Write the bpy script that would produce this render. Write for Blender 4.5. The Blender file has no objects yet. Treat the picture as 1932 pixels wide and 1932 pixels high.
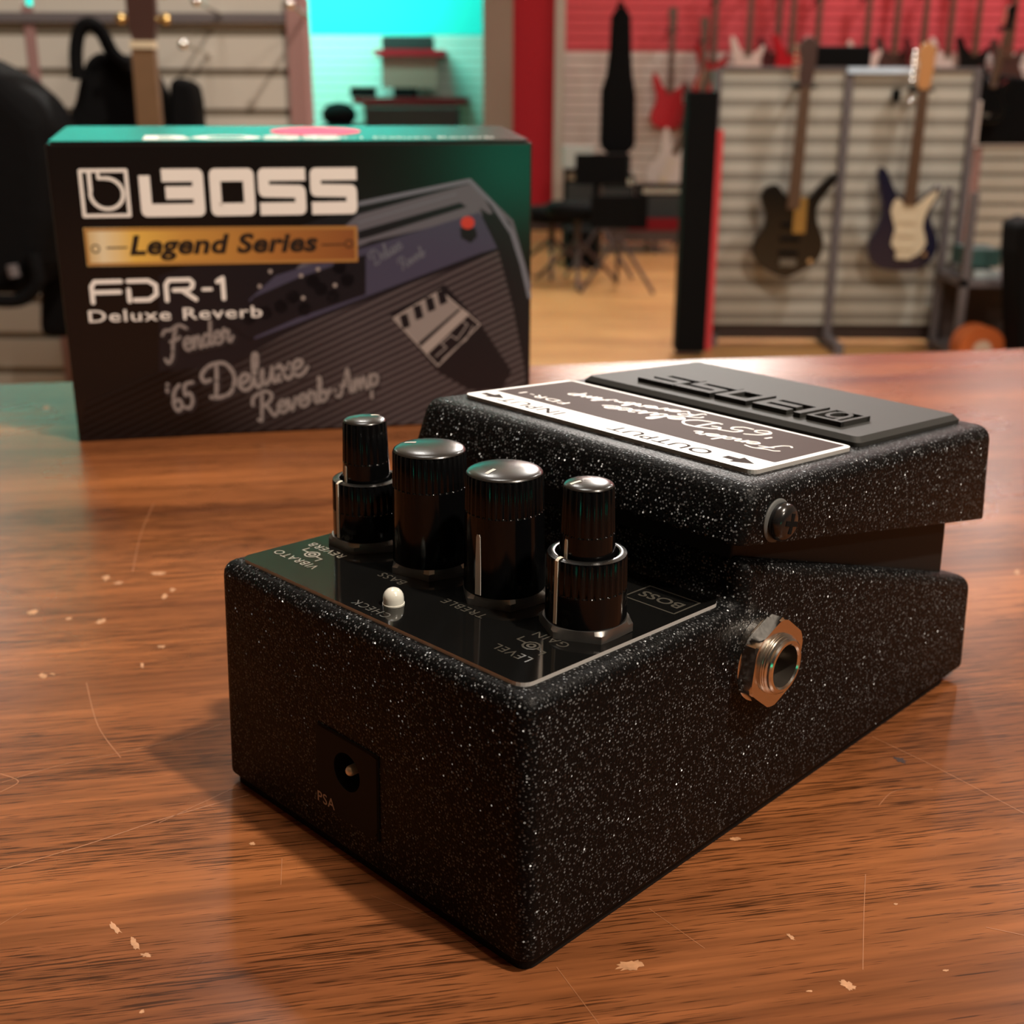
import bpy, bmesh, math, random
from mathutils import Vector, Matrix
random.seed(7)
C = bpy.context.scene.collection
PI = math.pi
MM = 0.001
TABLE_Z = 0.95
BASE_Z = TABLE_Z + 0.002          # underside of the pedal casting (it stands on a 2 mm rubber mat)
PED_ROT = -math.radians(44.578)
F_PX = 2283.7; PITCH = 0.33021; ROLL = 0.00422
CAM = Vector((-0.00205, -0.13527, BASE_Z + 0.11184))

# ------------------------------------------------------------------ helpers
_rt = Vector((1, 0, 0)); _fw = Vector((0, math.cos(PITCH), -math.sin(PITCH))); _up = Vector((0, math.sin(PITCH), math.cos(PITCH)))
CR = _rt*math.cos(ROLL) + _up*math.sin(ROLL); CU = -_rt*math.sin(ROLL) + _up*math.cos(ROLL)
def ray(px, py): return _fw + CR*((px-966)/F_PX) - CU*((py-966)/F_PX)
def at(px, py, Y):
    "world point seen at a photo position, at depth Y"
    d = ray(px, py); t = (Y-CAM.y)/d.y
    return CAM + d*t
def on_table(px, py, dz=0.0):
    d = ray(px, py); t = (TABLE_Z+dz-CAM.z)/d.z
    return CAM + d*t

def nt_mat(name):
    m = bpy.data.materials.new(name); m.use_nodes = True
    nt = m.node_tree; b = nt.nodes['Principled BSDF']
    return m, nt, b
def srgb(r, g, b):
    f = lambda c: (c/255/12.92) if c/255 <= .04045 else ((c/255+.055)/1.055)**2.4
    return (f(r), f(g), f(b))
def mat(name, col, rough=.5, metal=0.0, spec=.5, coat=0.0, bump=None, var=None):
    m, nt, b = nt_mat(name)
    b.inputs['Base Color'].default_value = (*col, 1)
    b.inputs['Roughness'].default_value = rough
    b.inputs['Metallic'].default_value = metal
    b.inputs['Specular IOR Level'].default_value = spec
    b.inputs['Coat Weight'].default_value = coat
    tc = nt.nodes.new('ShaderNodeTexCoord')
    if var:      # (scale, amount): soft colour variation
        n = nt.nodes.new('ShaderNodeTexNoise'); n.inputs['Scale'].default_value = var[0]
        nt.links.new(tc.outputs['Object'], n.inputs['Vector'])
        mr = nt.nodes.new('ShaderNodeMapRange'); mr.inputs['To Min'].default_value = 1-var[1]; mr.inputs['To Max'].default_value = 1+var[1]
        nt.links.new(n.outputs['Fac'], mr.inputs['Value'])
        mx = nt.nodes.new('ShaderNodeVectorMath'); mx.operation = 'SCALE'; mx.inputs[0].default_value = col
        nt.links.new(mr.outputs['Result'], mx.inputs['Scale']); nt.links.new(mx.outputs[0], b.inputs['Base Color'])
    if bump:     # (scale, strength, distance)
        n = nt.nodes.new('ShaderNodeTexNoise'); n.inputs['Scale'].default_value = bump[0]; n.inputs['Detail'].default_value = 3
        nt.links.new(tc.outputs['Object'], n.inputs['Vector'])
        bp = nt.nodes.new('ShaderNodeBump'); bp.inputs['Strength'].default_value = bump[1]; bp.inputs['Distance'].default_value = bump[2]
        nt.links.new(n.outputs['Fac'], bp.inputs['Height']); nt.links.new(bp.outputs['Normal'], b.inputs['Normal'])
    return m

class MB:
    "collects shapes; build() links them as one mesh object"
    def __init__(s): s.v = []; s.f = []; s.m = []; s.mi = 0
    def add(s, vs, fs, mi=None):
        o = len(s.v); s.v += [tuple(v) for v in vs]
        for f in fs: s.f.append([i+o for i in f]); s.m.append(s.mi if mi is None else mi)
    def box(s, a, b, mi=None):
        x0, y0, z0 = a; x1, y1, z1 = b
        s.add([(x0,y0,z0),(x1,y0,z0),(x1,y1,z0),(x0,y1,z0),(x0,y0,z1),(x1,y0,z1),(x1,y1,z1),(x0,y1,z1)],
              [(0,3,2,1),(4,5,6,7),(0,1,5,4),(1,2,6,5),(2,3,7,6),(3,0,4,7)], mi)
    def tube(s, p, q, r, r2=None, n=12, mi=None):
        p = Vector(p); q = Vector(q); r2 = r if r2 is None else r2
        d = (q-p).normalized(); a = d.orthogonal().normalized(); b = d.cross(a)
        vs = []
        for c, rr in ((p, r), (q, r2)):
            for i in range(n):
                t = 2*PI*i/n; vs.append(c + a*(rr*math.cos(t)) + b*(rr*math.sin(t)))
        fs = [(i, (i+1) % n, n+(i+1) % n, n+i) for i in range(n)] + [tuple(range(n-1, -1, -1)), tuple(range(n, 2*n))]
        s.add(vs, fs, mi)
    def path(s, pts, r, n=8, mi=None):
        for a, b in zip(pts, pts[1:]): s.tube(a, b, r, n=n, mi=mi)
        for a in pts[1:-1]: s.ball(a, r*1.01, 6, 4, mi)
    def ball(s, c, r, n=16, m=8, mi=None, sc=(1, 1, 1)):
        vs = [(c[0], c[1], c[2]-r*sc[2])]; fs = []
        for j in range(1, m):
            ph = -PI/2 + PI*j/m
            for i in range(n):
                t = 2*PI*i/n; vs.append((c[0]+sc[0]*r*math.cos(ph)*math.cos(t), c[1]+sc[1]*r*math.cos(ph)*math.sin(t), c[2]+sc[2]*r*math.sin(ph)))
        vs.append((c[0], c[1], c[2]+r*sc[2])); top = len(vs)-1
        for i in range(n):
            fs.append((0, 1+(i+1) % n, 1+i)); fs.append((top, 1+(m-2)*n+i, 1+(m-2)*n+(i+1) % n))
            for j in range(m-2):
                a = 1+j*n; fs.append((a+i, a+(i+1) % n, a+n+(i+1) % n, a+n+i))
        s.add(vs, fs, mi)
    def lathe(s, prof, c=(0, 0, 0), n=48, rf=None, mi=None, close=True):
        "prof: (r, z) bottom to top around z; rf(r, z, angle) may vary the radius"
        vs = []; fs = []
        for r, z in prof:
            for i in range(n):
                t = 2*PI*i/n; rr = rf(r, z, t) if rf else r
                vs.append((c[0]+rr*math.cos(t), c[1]+rr*math.sin(t), c[2]+z))
        for j in range(len(prof)-1):
            for i in range(n): fs.append((j*n+i, j*n+(i+1) % n, (j+1)*n+(i+1) % n, (j+1)*n+i))
        if close:
            fs.append(tuple(range(n-1, -1, -1))); k = (len(prof)-1)*n; fs.append(tuple(range(k, k+n)))
        s.add(vs, fs, mi)
    def poly(s, pts, fr, w=0.0, mi=None): s.add([fr(u, v, w) for u, v in pts], [tuple(range(len(pts)))], mi)
    def ribbon(s, pts, wd, fr, w=0.0, closed=False, mi=None, cap='round', w1=None):
        "flat stroke of width wd along 2-D points"
        P = [Vector(p) for p in pts]
        if closed: P.append(P[0])
        n = len(P)
        for i in range(n-1):
            a, b = P[i], P[i+1]; d = b-a
            if d.length < 1e-9: continue
            ww = wd if w1 is None else wd+(w1-wd)*i/max(1, n-2)
            q = Vector((-d.y, d.x)).normalized()*ww/2
            s.poly([a-q, b-q, b+q, a+q], fr, w+.004*(i % 3), mi)
            js = []
            if cap == 'round' or 0 < i or closed: js.append(a)
            if cap == 'round' and i == n-2: js.append(b)
            for c in js:
                s.poly([(c.x+ww/2*math.cos(2*PI*k/12), c.y+ww/2*math.sin(2*PI*k/12)) for k in range(12)], fr, w+.012+.003*(len(s.f)%3), mi)
    def prism(s, pts, fr, w0, w1, mi=None):
        n = len(pts)
        s.add([fr(u, v, w0) for u, v in pts]+[fr(u, v, w1) for u, v in pts],
              [tuple(range(n-1, -1, -1)), tuple(range(n, 2*n))]+[(i, (i+1) % n, n+(i+1) % n, n+i) for i in range(n)], mi)
    def text(s, body, fr, x, y, size, sx=1.0, shear=0.0, bold=0.0, align='CENTER', w=0.0, spacing=1.0, mi=None, thick=0.0):
        cu = bpy.data.curves.new('lettering', 'FONT'); cu.body = body; cu.size = size; cu.shear = shear
        cu.offset = bold; cu.align_x = align; cu.align_y = 'CENTER'; cu.space_character = spacing; cu.resolution_u = 4
        o = bpy.data.objects.new('lettering', cu); C.objects.link(o)
        bpy.context.view_layer.update()
        e = o.evaluated_get(bpy.context.evaluated_depsgraph_get()); me = e.to_mesh()
        s.add([fr(x+v.co.x*sx, y+v.co.y, w) for v in me.vertices], [tuple(p.vertices) for p in me.polygons], mi)
        e.to_mesh_clear(); bpy.data.objects.remove(o); bpy.data.curves.remove(cu)
    def build(s, name, mats, parent=None, scale=1.0, smooth=None, bevel=None, seg=3, loc=(0, 0, 0), rot=(0, 0, 0)):
        me = bpy.data.meshes.new(name)
        me.from_pydata([(a*scale, b*scale, c*scale) for a, b, c in s.v], [], s.f)
        if not isinstance(mats, (list, tuple)): mats = [mats]
        for m in mats: me.materials.append(m)
        me.polygons.foreach_set('material_index', s.m)
        bm = bmesh.new(); bm.from_mesh(me); bmesh.ops.recalc_face_normals(bm, faces=bm.faces); bm.to_mesh(me); bm.free()
        if smooth is not None:
            me.polygons.foreach_set('use_smooth', [True]*len(me.polygons)); me.set_sharp_from_angle(angle=math.radians(smooth))
        o = bpy.data.objects.new(name, me); C.objects.link(o); o.parent = parent; o.location = loc; o.rotation_euler = rot
        if bevel:
            b = o.modifiers.new('round_edges', 'BEVEL'); b.width = bevel; b.segments = seg; b.limit_method = 'ANGLE'; b.angle_limit = math.radians(35)
        return o

def tag(o, label, cat=None, group=None):
    o['label'] = label
    if cat: o['category'] = cat
    if group: o['group'] = group
    return o
def thing(name, label, cat, loc=(0, 0, 0), rz=0.0, group=None):
    o = bpy.data.objects.new(name, None); C.objects.link(o); o.empty_display_size = .02
    o.location = loc; o.rotation_euler = (0, 0, rz)
    return tag(o, label, cat, group)
def struct(o): o['kind'] = 'structure'; return o
def rrect(x0, y0, x1, y1, r, n=5):
    pts = []
    for cx, cy, a in ((x1-r, y1-r, 0), (x0+r, y1-r, 90), (x0+r, y0+r, 180), (x1-r, y0+r, 270)):
        for k in range(n+1):
            t = math.radians(a+90*k/n); pts.append((cx+r*math.cos(t), cy+r*math.sin(t)))
    return pts
def smooth_pts(P, k=5):
    "Catmull-Rom through the points"
    if len(P) < 3: return P
    out = []
    Q = [P[0]]+list(P)+[P[-1]]
    for i in range(1, len(Q)-2):
        p0, p1, p2, p3 = [Vector(q) for q in Q[i-1:i+3]]
        for j in range(k):
            t = j/k
            out.append(tuple(0.5*((2*p1)+(p2-p0)*t+(2*p0-5*p1+4*p2-p3)*t*t+(3*p1-p0-3*p2+p3)*t**3)))
    out.append(tuple(P[-1])); return out

# ------------------------------------------------------------------ materials
def paint_mat():
    "black powder coat: pebbled, with small silvery flecks that tilt every way"
    m, nt, b = nt_mat('black_fleck_paint'); N = nt.nodes; L = nt.links
    tc = N.new('ShaderNodeTexCoord')
    b.inputs['Base Color'].default_value = (.0030, .0030, .0034, 1); b.inputs['Roughness'].default_value = .42; b.inputs['Specular IOR Level'].default_value = .09
    no = N.new('ShaderNodeTexNoise'); no.inputs['Scale'].default_value = 2300; no.inputs['Detail'].default_value = 2
    L.new(tc.outputs['Object'], no.inputs['Vector'])
    bp = N.new('ShaderNodeBump'); bp.inputs['Strength'].default_value = .9; bp.inputs['Distance'].default_value = .00016
    L.new(no.outputs['Fac'], bp.inputs['Height']); L.new(bp.outputs['Normal'], b.inputs['Normal'])
    vo = N.new('ShaderNodeTexVoronoi'); vo.inputs['Scale'].default_value = 2300
    L.new(tc.outputs['Object'], vo.inputs['Vector'])
    sub = N.new('ShaderNodeVectorMath'); sub.operation = 'SUBTRACT'; sub.inputs[1].default_value = (.5, .5, .5)
    L.new(vo.outputs['Color'], sub.inputs[0])
    sc = N.new('ShaderNodeVectorMath'); sc.operation = 'SCALE'; sc.inputs['Scale'].default_value = 3.0; L.new(sub.outputs[0], sc.inputs[0])
    ge = N.new('ShaderNodeNewGeometry')
    ad = N.new('ShaderNodeVectorMath'); ad.operation = 'ADD'; L.new(ge.outputs['Normal'], ad.inputs[0]); L.new(sc.outputs[0], ad.inputs[1])
    nm = N.new('ShaderNodeVectorMath'); nm.operation = 'NORMALIZE'; L.new(ad.outputs[0], nm.inputs[0])
    g = N.new('ShaderNodeBsdfGlossy'); g.inputs['Color'].default_value = (.48, .51, .53, 1); g.inputs['Roughness'].default_value = .30
    L.new(nm.outputs[0], g.inputs['Normal'])
    sep = N.new('ShaderNodeSeparateColor'); L.new(vo.outputs['Color'], sep.inputs[0])
    c1 = N.new('ShaderNodeMath'); c1.operation = 'GREATER_THAN'; c1.inputs[1].default_value = .25; L.new(sep.outputs[2], c1.inputs[0])
    c2 = N.new('ShaderNodeMath'); c2.operation = 'LESS_THAN'; c2.inputs[1].default_value = .40; L.new(vo.outputs['Distance'], c2.inputs[0])
    mu = N.new('ShaderNodeMath'); mu.operation = 'MULTIPLY'; L.new(c1.outputs[0], mu.inputs[0]); L.new(c2.outputs[0], mu.inputs[1])
    m2 = N.new('ShaderNodeMath'); m2.operation = 'MULTIPLY'; m2.inputs[1].default_value = .07; L.new(mu.outputs[0], m2.inputs[0])
    fm = N.new('ShaderNodeMapRange'); fm.inputs['From Min'].default_value = .50; fm.inputs['From Max'].default_value = 1.0; fm.inputs['To Min'].default_value = .003; fm.inputs['To Max'].default_value = .115
    L.new(sep.outputs[2], fm.inputs['Value'])
    c3 = N.new('ShaderNodeMath'); c3.operation = 'MULTIPLY'; L.new(fm.outputs[0], c3.inputs[0]); L.new(c2.outputs[0], c3.inputs[1])
    c4 = N.new('ShaderNodeMath'); c4.operation = 'ADD'; c4.inputs[1].default_value = .0028; L.new(c3.outputs[0], c4.inputs[0])
    vc = N.new('ShaderNodeVectorMath'); vc.operation = 'SCALE'; vc.inputs[0].default_value = (.95, 1.0, 1.04); L.new(c4.outputs[0], vc.inputs['Scale']); L.new(vc.outputs[0], b.inputs['Base Color'])
    mx = N.new('ShaderNodeMixShader'); L.new(m2.outputs[0], mx.inputs[0]); L.new(b.outputs[0], mx.inputs[1]); L.new(g.outputs[0], mx.inputs[2])
    L.new(mx.outputs[0], N['Material Output'].inputs['Surface'])
    return m
def wood_mat(name, cols, grain=(1, 1, 1), rough=.2, pore=.75, spec=.5, rotz=0.0, big=1.0):
    m, nt, b = nt_mat(name); N = nt.nodes; L = nt.links
    tc = N.new('ShaderNodeTexCoord')
    def mapping(s):
        mp = N.new('ShaderNodeMapping'); mp.inputs['Scale'].default_value = s; mp.inputs['Rotation'].default_value = (0, 0, rotz)
        L.new(tc.outputs['Object'], mp.inputs['Vector']); return mp
    mp = mapping((5*big, 42*big, 5*big)); n1 = N.new('ShaderNodeTexNoise'); n1.inputs['Scale'].default_value = 1.0; n1.inputs['Detail'].default_value = 6; n1.inputs['Distortion'].default_value = .35
    L.new(mp.outputs[0], n1.inputs['Vector'])
    cr = N.new('ShaderNodeValToRGB'); L.new(n1.outputs['Fac'], cr.inputs[0])
    cr.color_ramp.elements[0].position = .30; cr.color_ramp.elements[0].color = (*cols[0], 1)
    cr.color_ramp.elements[1].position = .72; cr.color_ramp.elements[1].color = (*cols[2], 1)
    e = cr.color_ramp.elements.new(.5); e.color = (*cols[1], 1)
    # mid-size streaks
    mpm = mapping((30*big, 640*big, 30*big)); n3 = N.new('ShaderNodeTexNoise'); n3.inputs['Scale'].default_value = 1.0; n3.inputs['Detail'].default_value = 4
    L.new(mpm.outputs[0], n3.inputs['Vector'])
    r3 = N.new('ShaderNodeMapRange'); r3.inputs['From Min'].default_value = .3; r3.inputs['From Max'].default_value = .7; r3.inputs['To Min'].default_value = .70; r3.inputs['To Max'].default_value = 1.22
    L.new(n3.outputs['Fac'], r3.inputs['Value'])
    # dark pores: short thin strokes along the grain
    mp2 = mapping((105*big, 3400*big, 105*big)); n2 = N.new('ShaderNodeTexNoise'); n2.inputs['Scale'].default_value = 1.0; n2.inputs['Detail'].default_value = 2; n2.inputs['Roughness'].default_value = .6
    L.new(mp2.outputs[0], n2.inputs['Vector'])
    mp4 = mapping((9*big, 60*big, 9*big)); n4 = N.new('ShaderNodeTexNoise'); n4.inputs['Scale'].default_value = 1.0; n4.inputs['Detail'].default_value = 2
    L.new(mp4.outputs[0], n4.inputs['Vector'])
    cl = N.new('ShaderNodeMapRange'); cl.inputs['From Min'].default_value = .35; cl.inputs['From Max'].default_value = .65; cl.inputs['To Min'].default_value = -.05; cl.inputs['To Max'].default_value = .09
    L.new(n4.outputs['Fac'], cl.inputs['Value'])
    ad = N.new('ShaderNodeMath'); ad.operation = 'ADD'; L.new(n2.outputs['Fac'], ad.inputs[0]); L.new(cl.outputs[0], ad.inputs[1])
    rp = N.new('ShaderNodeMapRange'); rp.inputs['From Min'].default_value = .585; rp.inputs['From Max'].default_value = .66; rp.inputs['To Min'].default_value = 1; rp.inputs['To Max'].default_value = 1-pore
    L.new(ad.outputs[0], rp.inputs['Value'])
    mm = N.new('ShaderNodeMath'); mm.operation = 'MULTIPLY'; L.new(r3.outputs[0], mm.inputs[0]); L.new(rp.outputs[0], mm.inputs[1])
    vs = N.new('ShaderNodeVectorMath'); vs.operation = 'SCALE'; L.new(cr.outputs[0], vs.inputs[0]); L.new(mm.outputs[0], vs.inputs['Scale'])
    L.new(vs.outputs[0], b.inputs['Base Color'])
    b.inputs['Roughness'].default_value = rough; b.inputs['Specular IOR Level'].default_value = spec
    nr = N.new('ShaderNodeTexNoise'); nr.inputs['Scale'].default_value = 14; nr.inputs['Detail'].default_value = 5; L.new(tc.outputs['Object'], nr.inputs['Vector'])
    rr = N.new('ShaderNodeMapRange'); rr.inputs['To Min'].default_value = rough*.8; rr.inputs['To Max'].default_value = rough*1.25; L.new(nr.outputs['Fac'], rr.inputs['Value']); L.new(rr.outputs[0], b.inputs['Roughness'])
    bp = N.new('ShaderNodeBump'); bp.inputs['Strength'].default_value = .12; bp.inputs['Distance'].default_value = .00003
    L.new(mm.outputs[0], bp.inputs['Height']); L.new(bp.outputs['Normal'], b.inputs['Normal'])
    return m

M = {}
M['paint'] = paint_mat()
M['table'] = wood_mat('red_brown_varnished_wood', [(.100, .031, .012), (.180, .062, .021), (.285, .100, .032)], rough=.27, pore=.72, spec=.15)
M['floor'] = wood_mat('honey_wood_floor', [(.36, .17, .055), (.46, .235, .08), (.55, .30, .11)], rough=.35, pore=.2, big=.12)
M['matte_black'] = mat('matte_black_plastic', (.006, .0055, .005), .6, spec=.15)
M['neck_black'] = mat('smooth_black_casting', (.008, .008, .0078), .5, spec=.15, bump=(1500, .25, .0001))
M['gloss_black'] = mat('gloss_black_plate', (.004, .004, .0038), .08, spec=.34)
M['knob_black'] = mat('gloss_black_knob', (.0025, .0026, .0028), .13, spec=.26)
M['knob_top'] = mat('satin_black_knob_top', (.009, .009, .0085), .24, spec=.62, bump=(6000, .12, .00004))
M['alu'] = mat('bare_aluminium', (.56, .55, .53), .4, metal=.35)
M['nut_dark'] = mat('grey_steel_nut', (.22, .215, .205), .4, metal=.9)
M['nickel'] = mat('polished_nickel', (.74, .71, .66), .16, metal=1.0)
M['nickel2'] = mat('threaded_nickel', (.72, .69, .63), .2, metal=1.0)
M['bore'] = mat('dark_nickel_bore', (.10, .085, .07), .35, metal=.8)  # nickel darkened in its colour for the shade inside the socket
M['screw'] = mat('black_steel_screw', (.010, .010, .010), .2, spec=.6)
M['washer'] = mat('grey_nylon_washer', (.085, .09, .088), .5)
M['rubber'] = mat('grey_black_rubber', (.026, .026, .024), .62, spec=.22, bump=(4000, .25, .00006))
M['mark'] = mat('ivory_paint_line', (.72, .66, .55), .5)
M['mark_grey'] = mat('pale_grey_line', (.50, .47, .43), .5)
M['print_grey'] = mat('khaki_grey_print', (.20, .18, .14), .5)
M['print_dim'] = mat('dim_olive_print', (.045, .041, .032), .4)
M['led'] = mat('milky_led_plastic', (.62, .62, .55), .22, spec=.6, coat=.4)
M['white_enamel'] = mat('white_enamel_metal', (.88, .87, .85), .5, spec=.3)
M['brown_print'] = mat('brown_plate_print', (.042, .023, .019), .6, spec=.06)
M['white_print'] = mat('white_print', (.86, .82, .76), .4)
M['dark_print'] = mat('dark_brown_print', (.03, .02, .017), .7, spec=.05)
M['hole'] = mat('dark_hole', (.004, .004, .004), .8, spec=.1)
M['brass_pin'] = mat('dull_contact_pin', (.75, .68, .58), .35, metal=.6)
M['carton'] = mat('semi_gloss_black_carton', (.0085, .0065, .0062), .18, spec=.45)
M['carton_top'] = mat('gloss_black_carton_flap', (.012, .012, .011), .26, spec=.38)
M['box_white'] = mat('cream_white_carton_print', (.90, .86, .82), .4)
M['gold'] = None
M['amp_purple'] = mat('dusky_purple_print', (.125, .12, .145), .3)
M['amp_edge'] = mat('pale_violet_print', (.16, .17, .21), .3)
M['amp_panel'] = mat('blue_violet_panel_print', (.062, .058, .098), .3)
M['amp_dark'] = mat('near_black_print', (.012, .010, .013), .3)
M['script_grey'] = mat('grey_script_print', (.27, .235, .225), .35)
M['script_shadow'] = mat('dark_script_outline_print', (.03, .025, .028), .35)
M['fig_grey'] = mat('warm_grey_print', (.36, .31, .29), .35)
M['red_print'] = mat('red_lens_print', (.55, .05, .035), .3)
M['sticker'] = mat('pink_red_sticker', (.95, .09, .20), .6, spec=.15)
def gold_mat():
    m, nt, b = nt_mat('gold_banner_print'); N = nt.nodes; L = nt.links
    tc = N.new('ShaderNodeTexCoord'); sp = N.new('ShaderNodeSeparateXYZ'); L.new(tc.outputs['Object'], sp.inputs[0])
    mr = N.new('ShaderNodeMapRange'); mr.inputs['From Min'].default_value = .009; mr.inputs['From Max'].default_value = .099; L.new(sp.outputs[0], mr.inputs['Value'])
    cr = N.new('ShaderNodeValToRGB'); L.new(mr.outputs[0], cr.inputs[0]); E = cr.color_ramp.elements
    E[0].position = 0; E[0].color = (.62, .42, .16, 1); E[1].position = 1; E[1].color = (.25, .085, .028, 1)
    for p, c in ((.06, (.80, .68, .45)), (.17, (.80, .50, .10)), (.35, (.58, .30, .065)), (.7, (.38, .155, .04))):
        e = E.new(p); e.color = (*c, 1)
    L.new(cr.outputs[0], b.inputs['Base Color']); b.inputs['Roughness'].default_value = .3
    return m
M['gold'] = gold_mat()
M['gold_edge'] = mat('bronze_banner_border', (.42, .21, .06), .3)
M['banner_ink'] = mat('dark_bronze_ink', (.02, .012, .008), .4)
def grille_mat():
    m, nt, b = nt_mat('ribbed_grille_print'); N = nt.nodes; L = nt.links
    tc = N.new('ShaderNodeTexCoord'); mp = N.new('ShaderNodeMapping'); mp.inputs['Rotation'].default_value = (0, math.radians(23), 0)
    L.new(tc.outputs['Object'], mp.inputs['Vector'])
    w = N.new('ShaderNodeTexWave'); w.wave_type = 'BANDS'; w.bands_direction = 'Z'; w.inputs['Scale'].default_value = 135; w.inputs['Distortion'].default_value = .4
    L.new(mp.outputs[0], w.inputs['Vector'])
    cr = N.new('ShaderNodeValToRGB'); cr.color_ramp.elements[0].position = .3; cr.color_ramp.elements[0].color = (.026, .019, .023, 1); cr.color_ramp.elements[1].position = .85; cr.color_ramp.elements[1].color = (.10, .082, .085, 1)
    L.new(w.outputs['Fac'], cr.inputs[0])
    # the printed picture fades to black toward the lower left of the panel
    sp = N.new('ShaderNodeSeparateXYZ'); L.new(tc.outputs['Object'], sp.inputs[0])
    a = N.new('ShaderNodeMath'); a.operation = 'MULTIPLY_ADD'; a.inputs[1].default_value = .55; L.new(sp.outputs[2], a.inputs[0]); L.new(sp.outputs[0], a.inputs[2])
    mr = N.new('ShaderNodeMapRange'); mr.inputs['From Min'].default_value = .045; mr.inputs['From Max'].default_value = .115; mr.inputs['To Min'].default_value = .08; mr.inputs['To Max'].default_value = 1.0; L.new(a.outputs[0], mr.inputs['Value'])
    vs = N.new('ShaderNodeVectorMath'); vs.operation = 'SCALE'; L.new(cr.outputs[0], vs.inputs[0]); L.new(mr.outputs[0], vs.inputs['Scale'])
    L.new(vs.outputs[0], b.inputs['Base Color']); b.inputs['Roughness'].default_value = .3
    return m
M['grille'] = grille_mat()
M['slat'] = mat('beige_slat_panel', (.50, .465, .41), .55, spec=.3, var=(3, .06))
M['slat_grey'] = mat('warm_grey_slat_panel', (.47, .455, .40), .55, spec=.3, var=(2, .08))
M['slat_white'] = mat('white_slat_panel', (.62, .60, .56), .6, spec=.2)
M['groove'] = mat('brown_groove', (.20, .17, .13), .7)
M['groove_grey'] = mat('grey_brown_groove', (.25, .235, .20), .7)
M['wall'] = mat('white_plaster', (.66, .64, .60), .8, spec=.1)
M['wall_dim'] = mat('taupe_wall', (.22, .19, .16), .8, spec=.1)
M['wall_dark'] = mat('dark_brown_wall', (.035, .03, .027), .8, spec=.1)
M['ceil'] = mat('beige_ceiling', (.62, .52, .42), .85, spec=.1)
M['red'] = mat('deep_red_paint', (.42, .012, .022), .6, spec=.2)
M['aqua'] = mat('aqua_wall_paint', (.04, .62, .60), .7, spec=.1)  # cyan LED wash put into the colour of the upper wall
M['rose_wall'] = mat('rose_red_slat_paint', (.62, .10, .12), .6, spec=.2)  # red light wash put into the colour of the upper slats
M['rose_groove'] = mat('darker_rose_groove', (.45, .06, .075), .6, spec=.2)  # grooves carry the same red wash in their colour
M['coral'] = mat('coral_red_board', (.75, .07, .08), .6, spec=.2)  # colour of the red-lit wall glimpsed through the gap
M['red_cloth'] = mat('dark_red_cloth', (.16, .01, .014), .9, spec=.1)
M['post_rose'] = mat('rose_grey_metal', (.30, .17, .16), .45)
M['post_brown'] = mat('brown_grey_board', (.27, .20, .16), .7)
M['post_grey'] = mat('lilac_grey_metal', (.13, .115, .12), .6, spec=.2)
M['dark_trim'] = mat('dark_brown_trim', (.05, .03, .025), .6)
M['cloth'] = mat('black_bag_nylon', (.004, .004, .0045), .8, spec=.08, bump=(60, .4, .004))
M['black_bg'] = mat('black_tolex', (.004, .004, .0042), .8, spec=.08)
M['grey_bg'] = mat('dark_grey_grille_cloth', (.035, .038, .038), .8, spec=.2)
M['metal_bg'] = mat('chrome_fitting', (.8, .78, .74), .15, metal=1.0)
M['neck_wood'] = mat('rosewood_neck', (.085, .045, .025), .4)
M['neck_tan'] = mat('brown_fretboard', (.16, .095, .052), .4, var=(20, .15))
M['maple'] = mat('orange_maple', (.50, .24, .09), .35)
M['cream'] = mat('cream_pickguard', (.62, .53, .38), .4)
M['g_black'] = mat('gloss_black_guitar', (.006, .006, .006), .12, spec=.6)
M['g_navy'] = mat('midnight_blue_guitar', (.012, .012, .03), .12, spec=.6)
M['g_red'] = mat('cherry_red_guitar', (.40, .012, .02), .2)
M['g_dkred'] = mat('dark_red_guitar', (.09, .015, .018), .25)
M['g_white'] = mat('off_white_guitar', (.62, .54, .50), .3)
M['g_brown'] = mat('dark_brown_guitar', (.06, .03, .025), .3)
M['gold_metal'] = mat('gold_tuner', (.60, .42, .16), .25, metal=.9)
M['teal'] = mat('dark_teal_box', (.03, .09, .085), .5)
M['pale'] = mat('pale_grey_card', (.42, .48, .48), .5)
M['strip'] = mat('pale_blue_plastic', (.62, .78, .95), .3)
M['orange'] = mat('burnt_orange_drum', (.50, .12, .03), .4)
M['head'] = mat('worn_drum_head', (.66, .52, .42), .5)
M['scuff'] = mat('bare_wood_scuff', (.40, .205, .10), .5, var=(700, .55))
M['scratch'] = mat('fine_scratch', (.33, .14, .062), .4, var=(250, .35))
M['dent'] = mat('dark_dent', (.03, .012, .008), .6)

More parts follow.
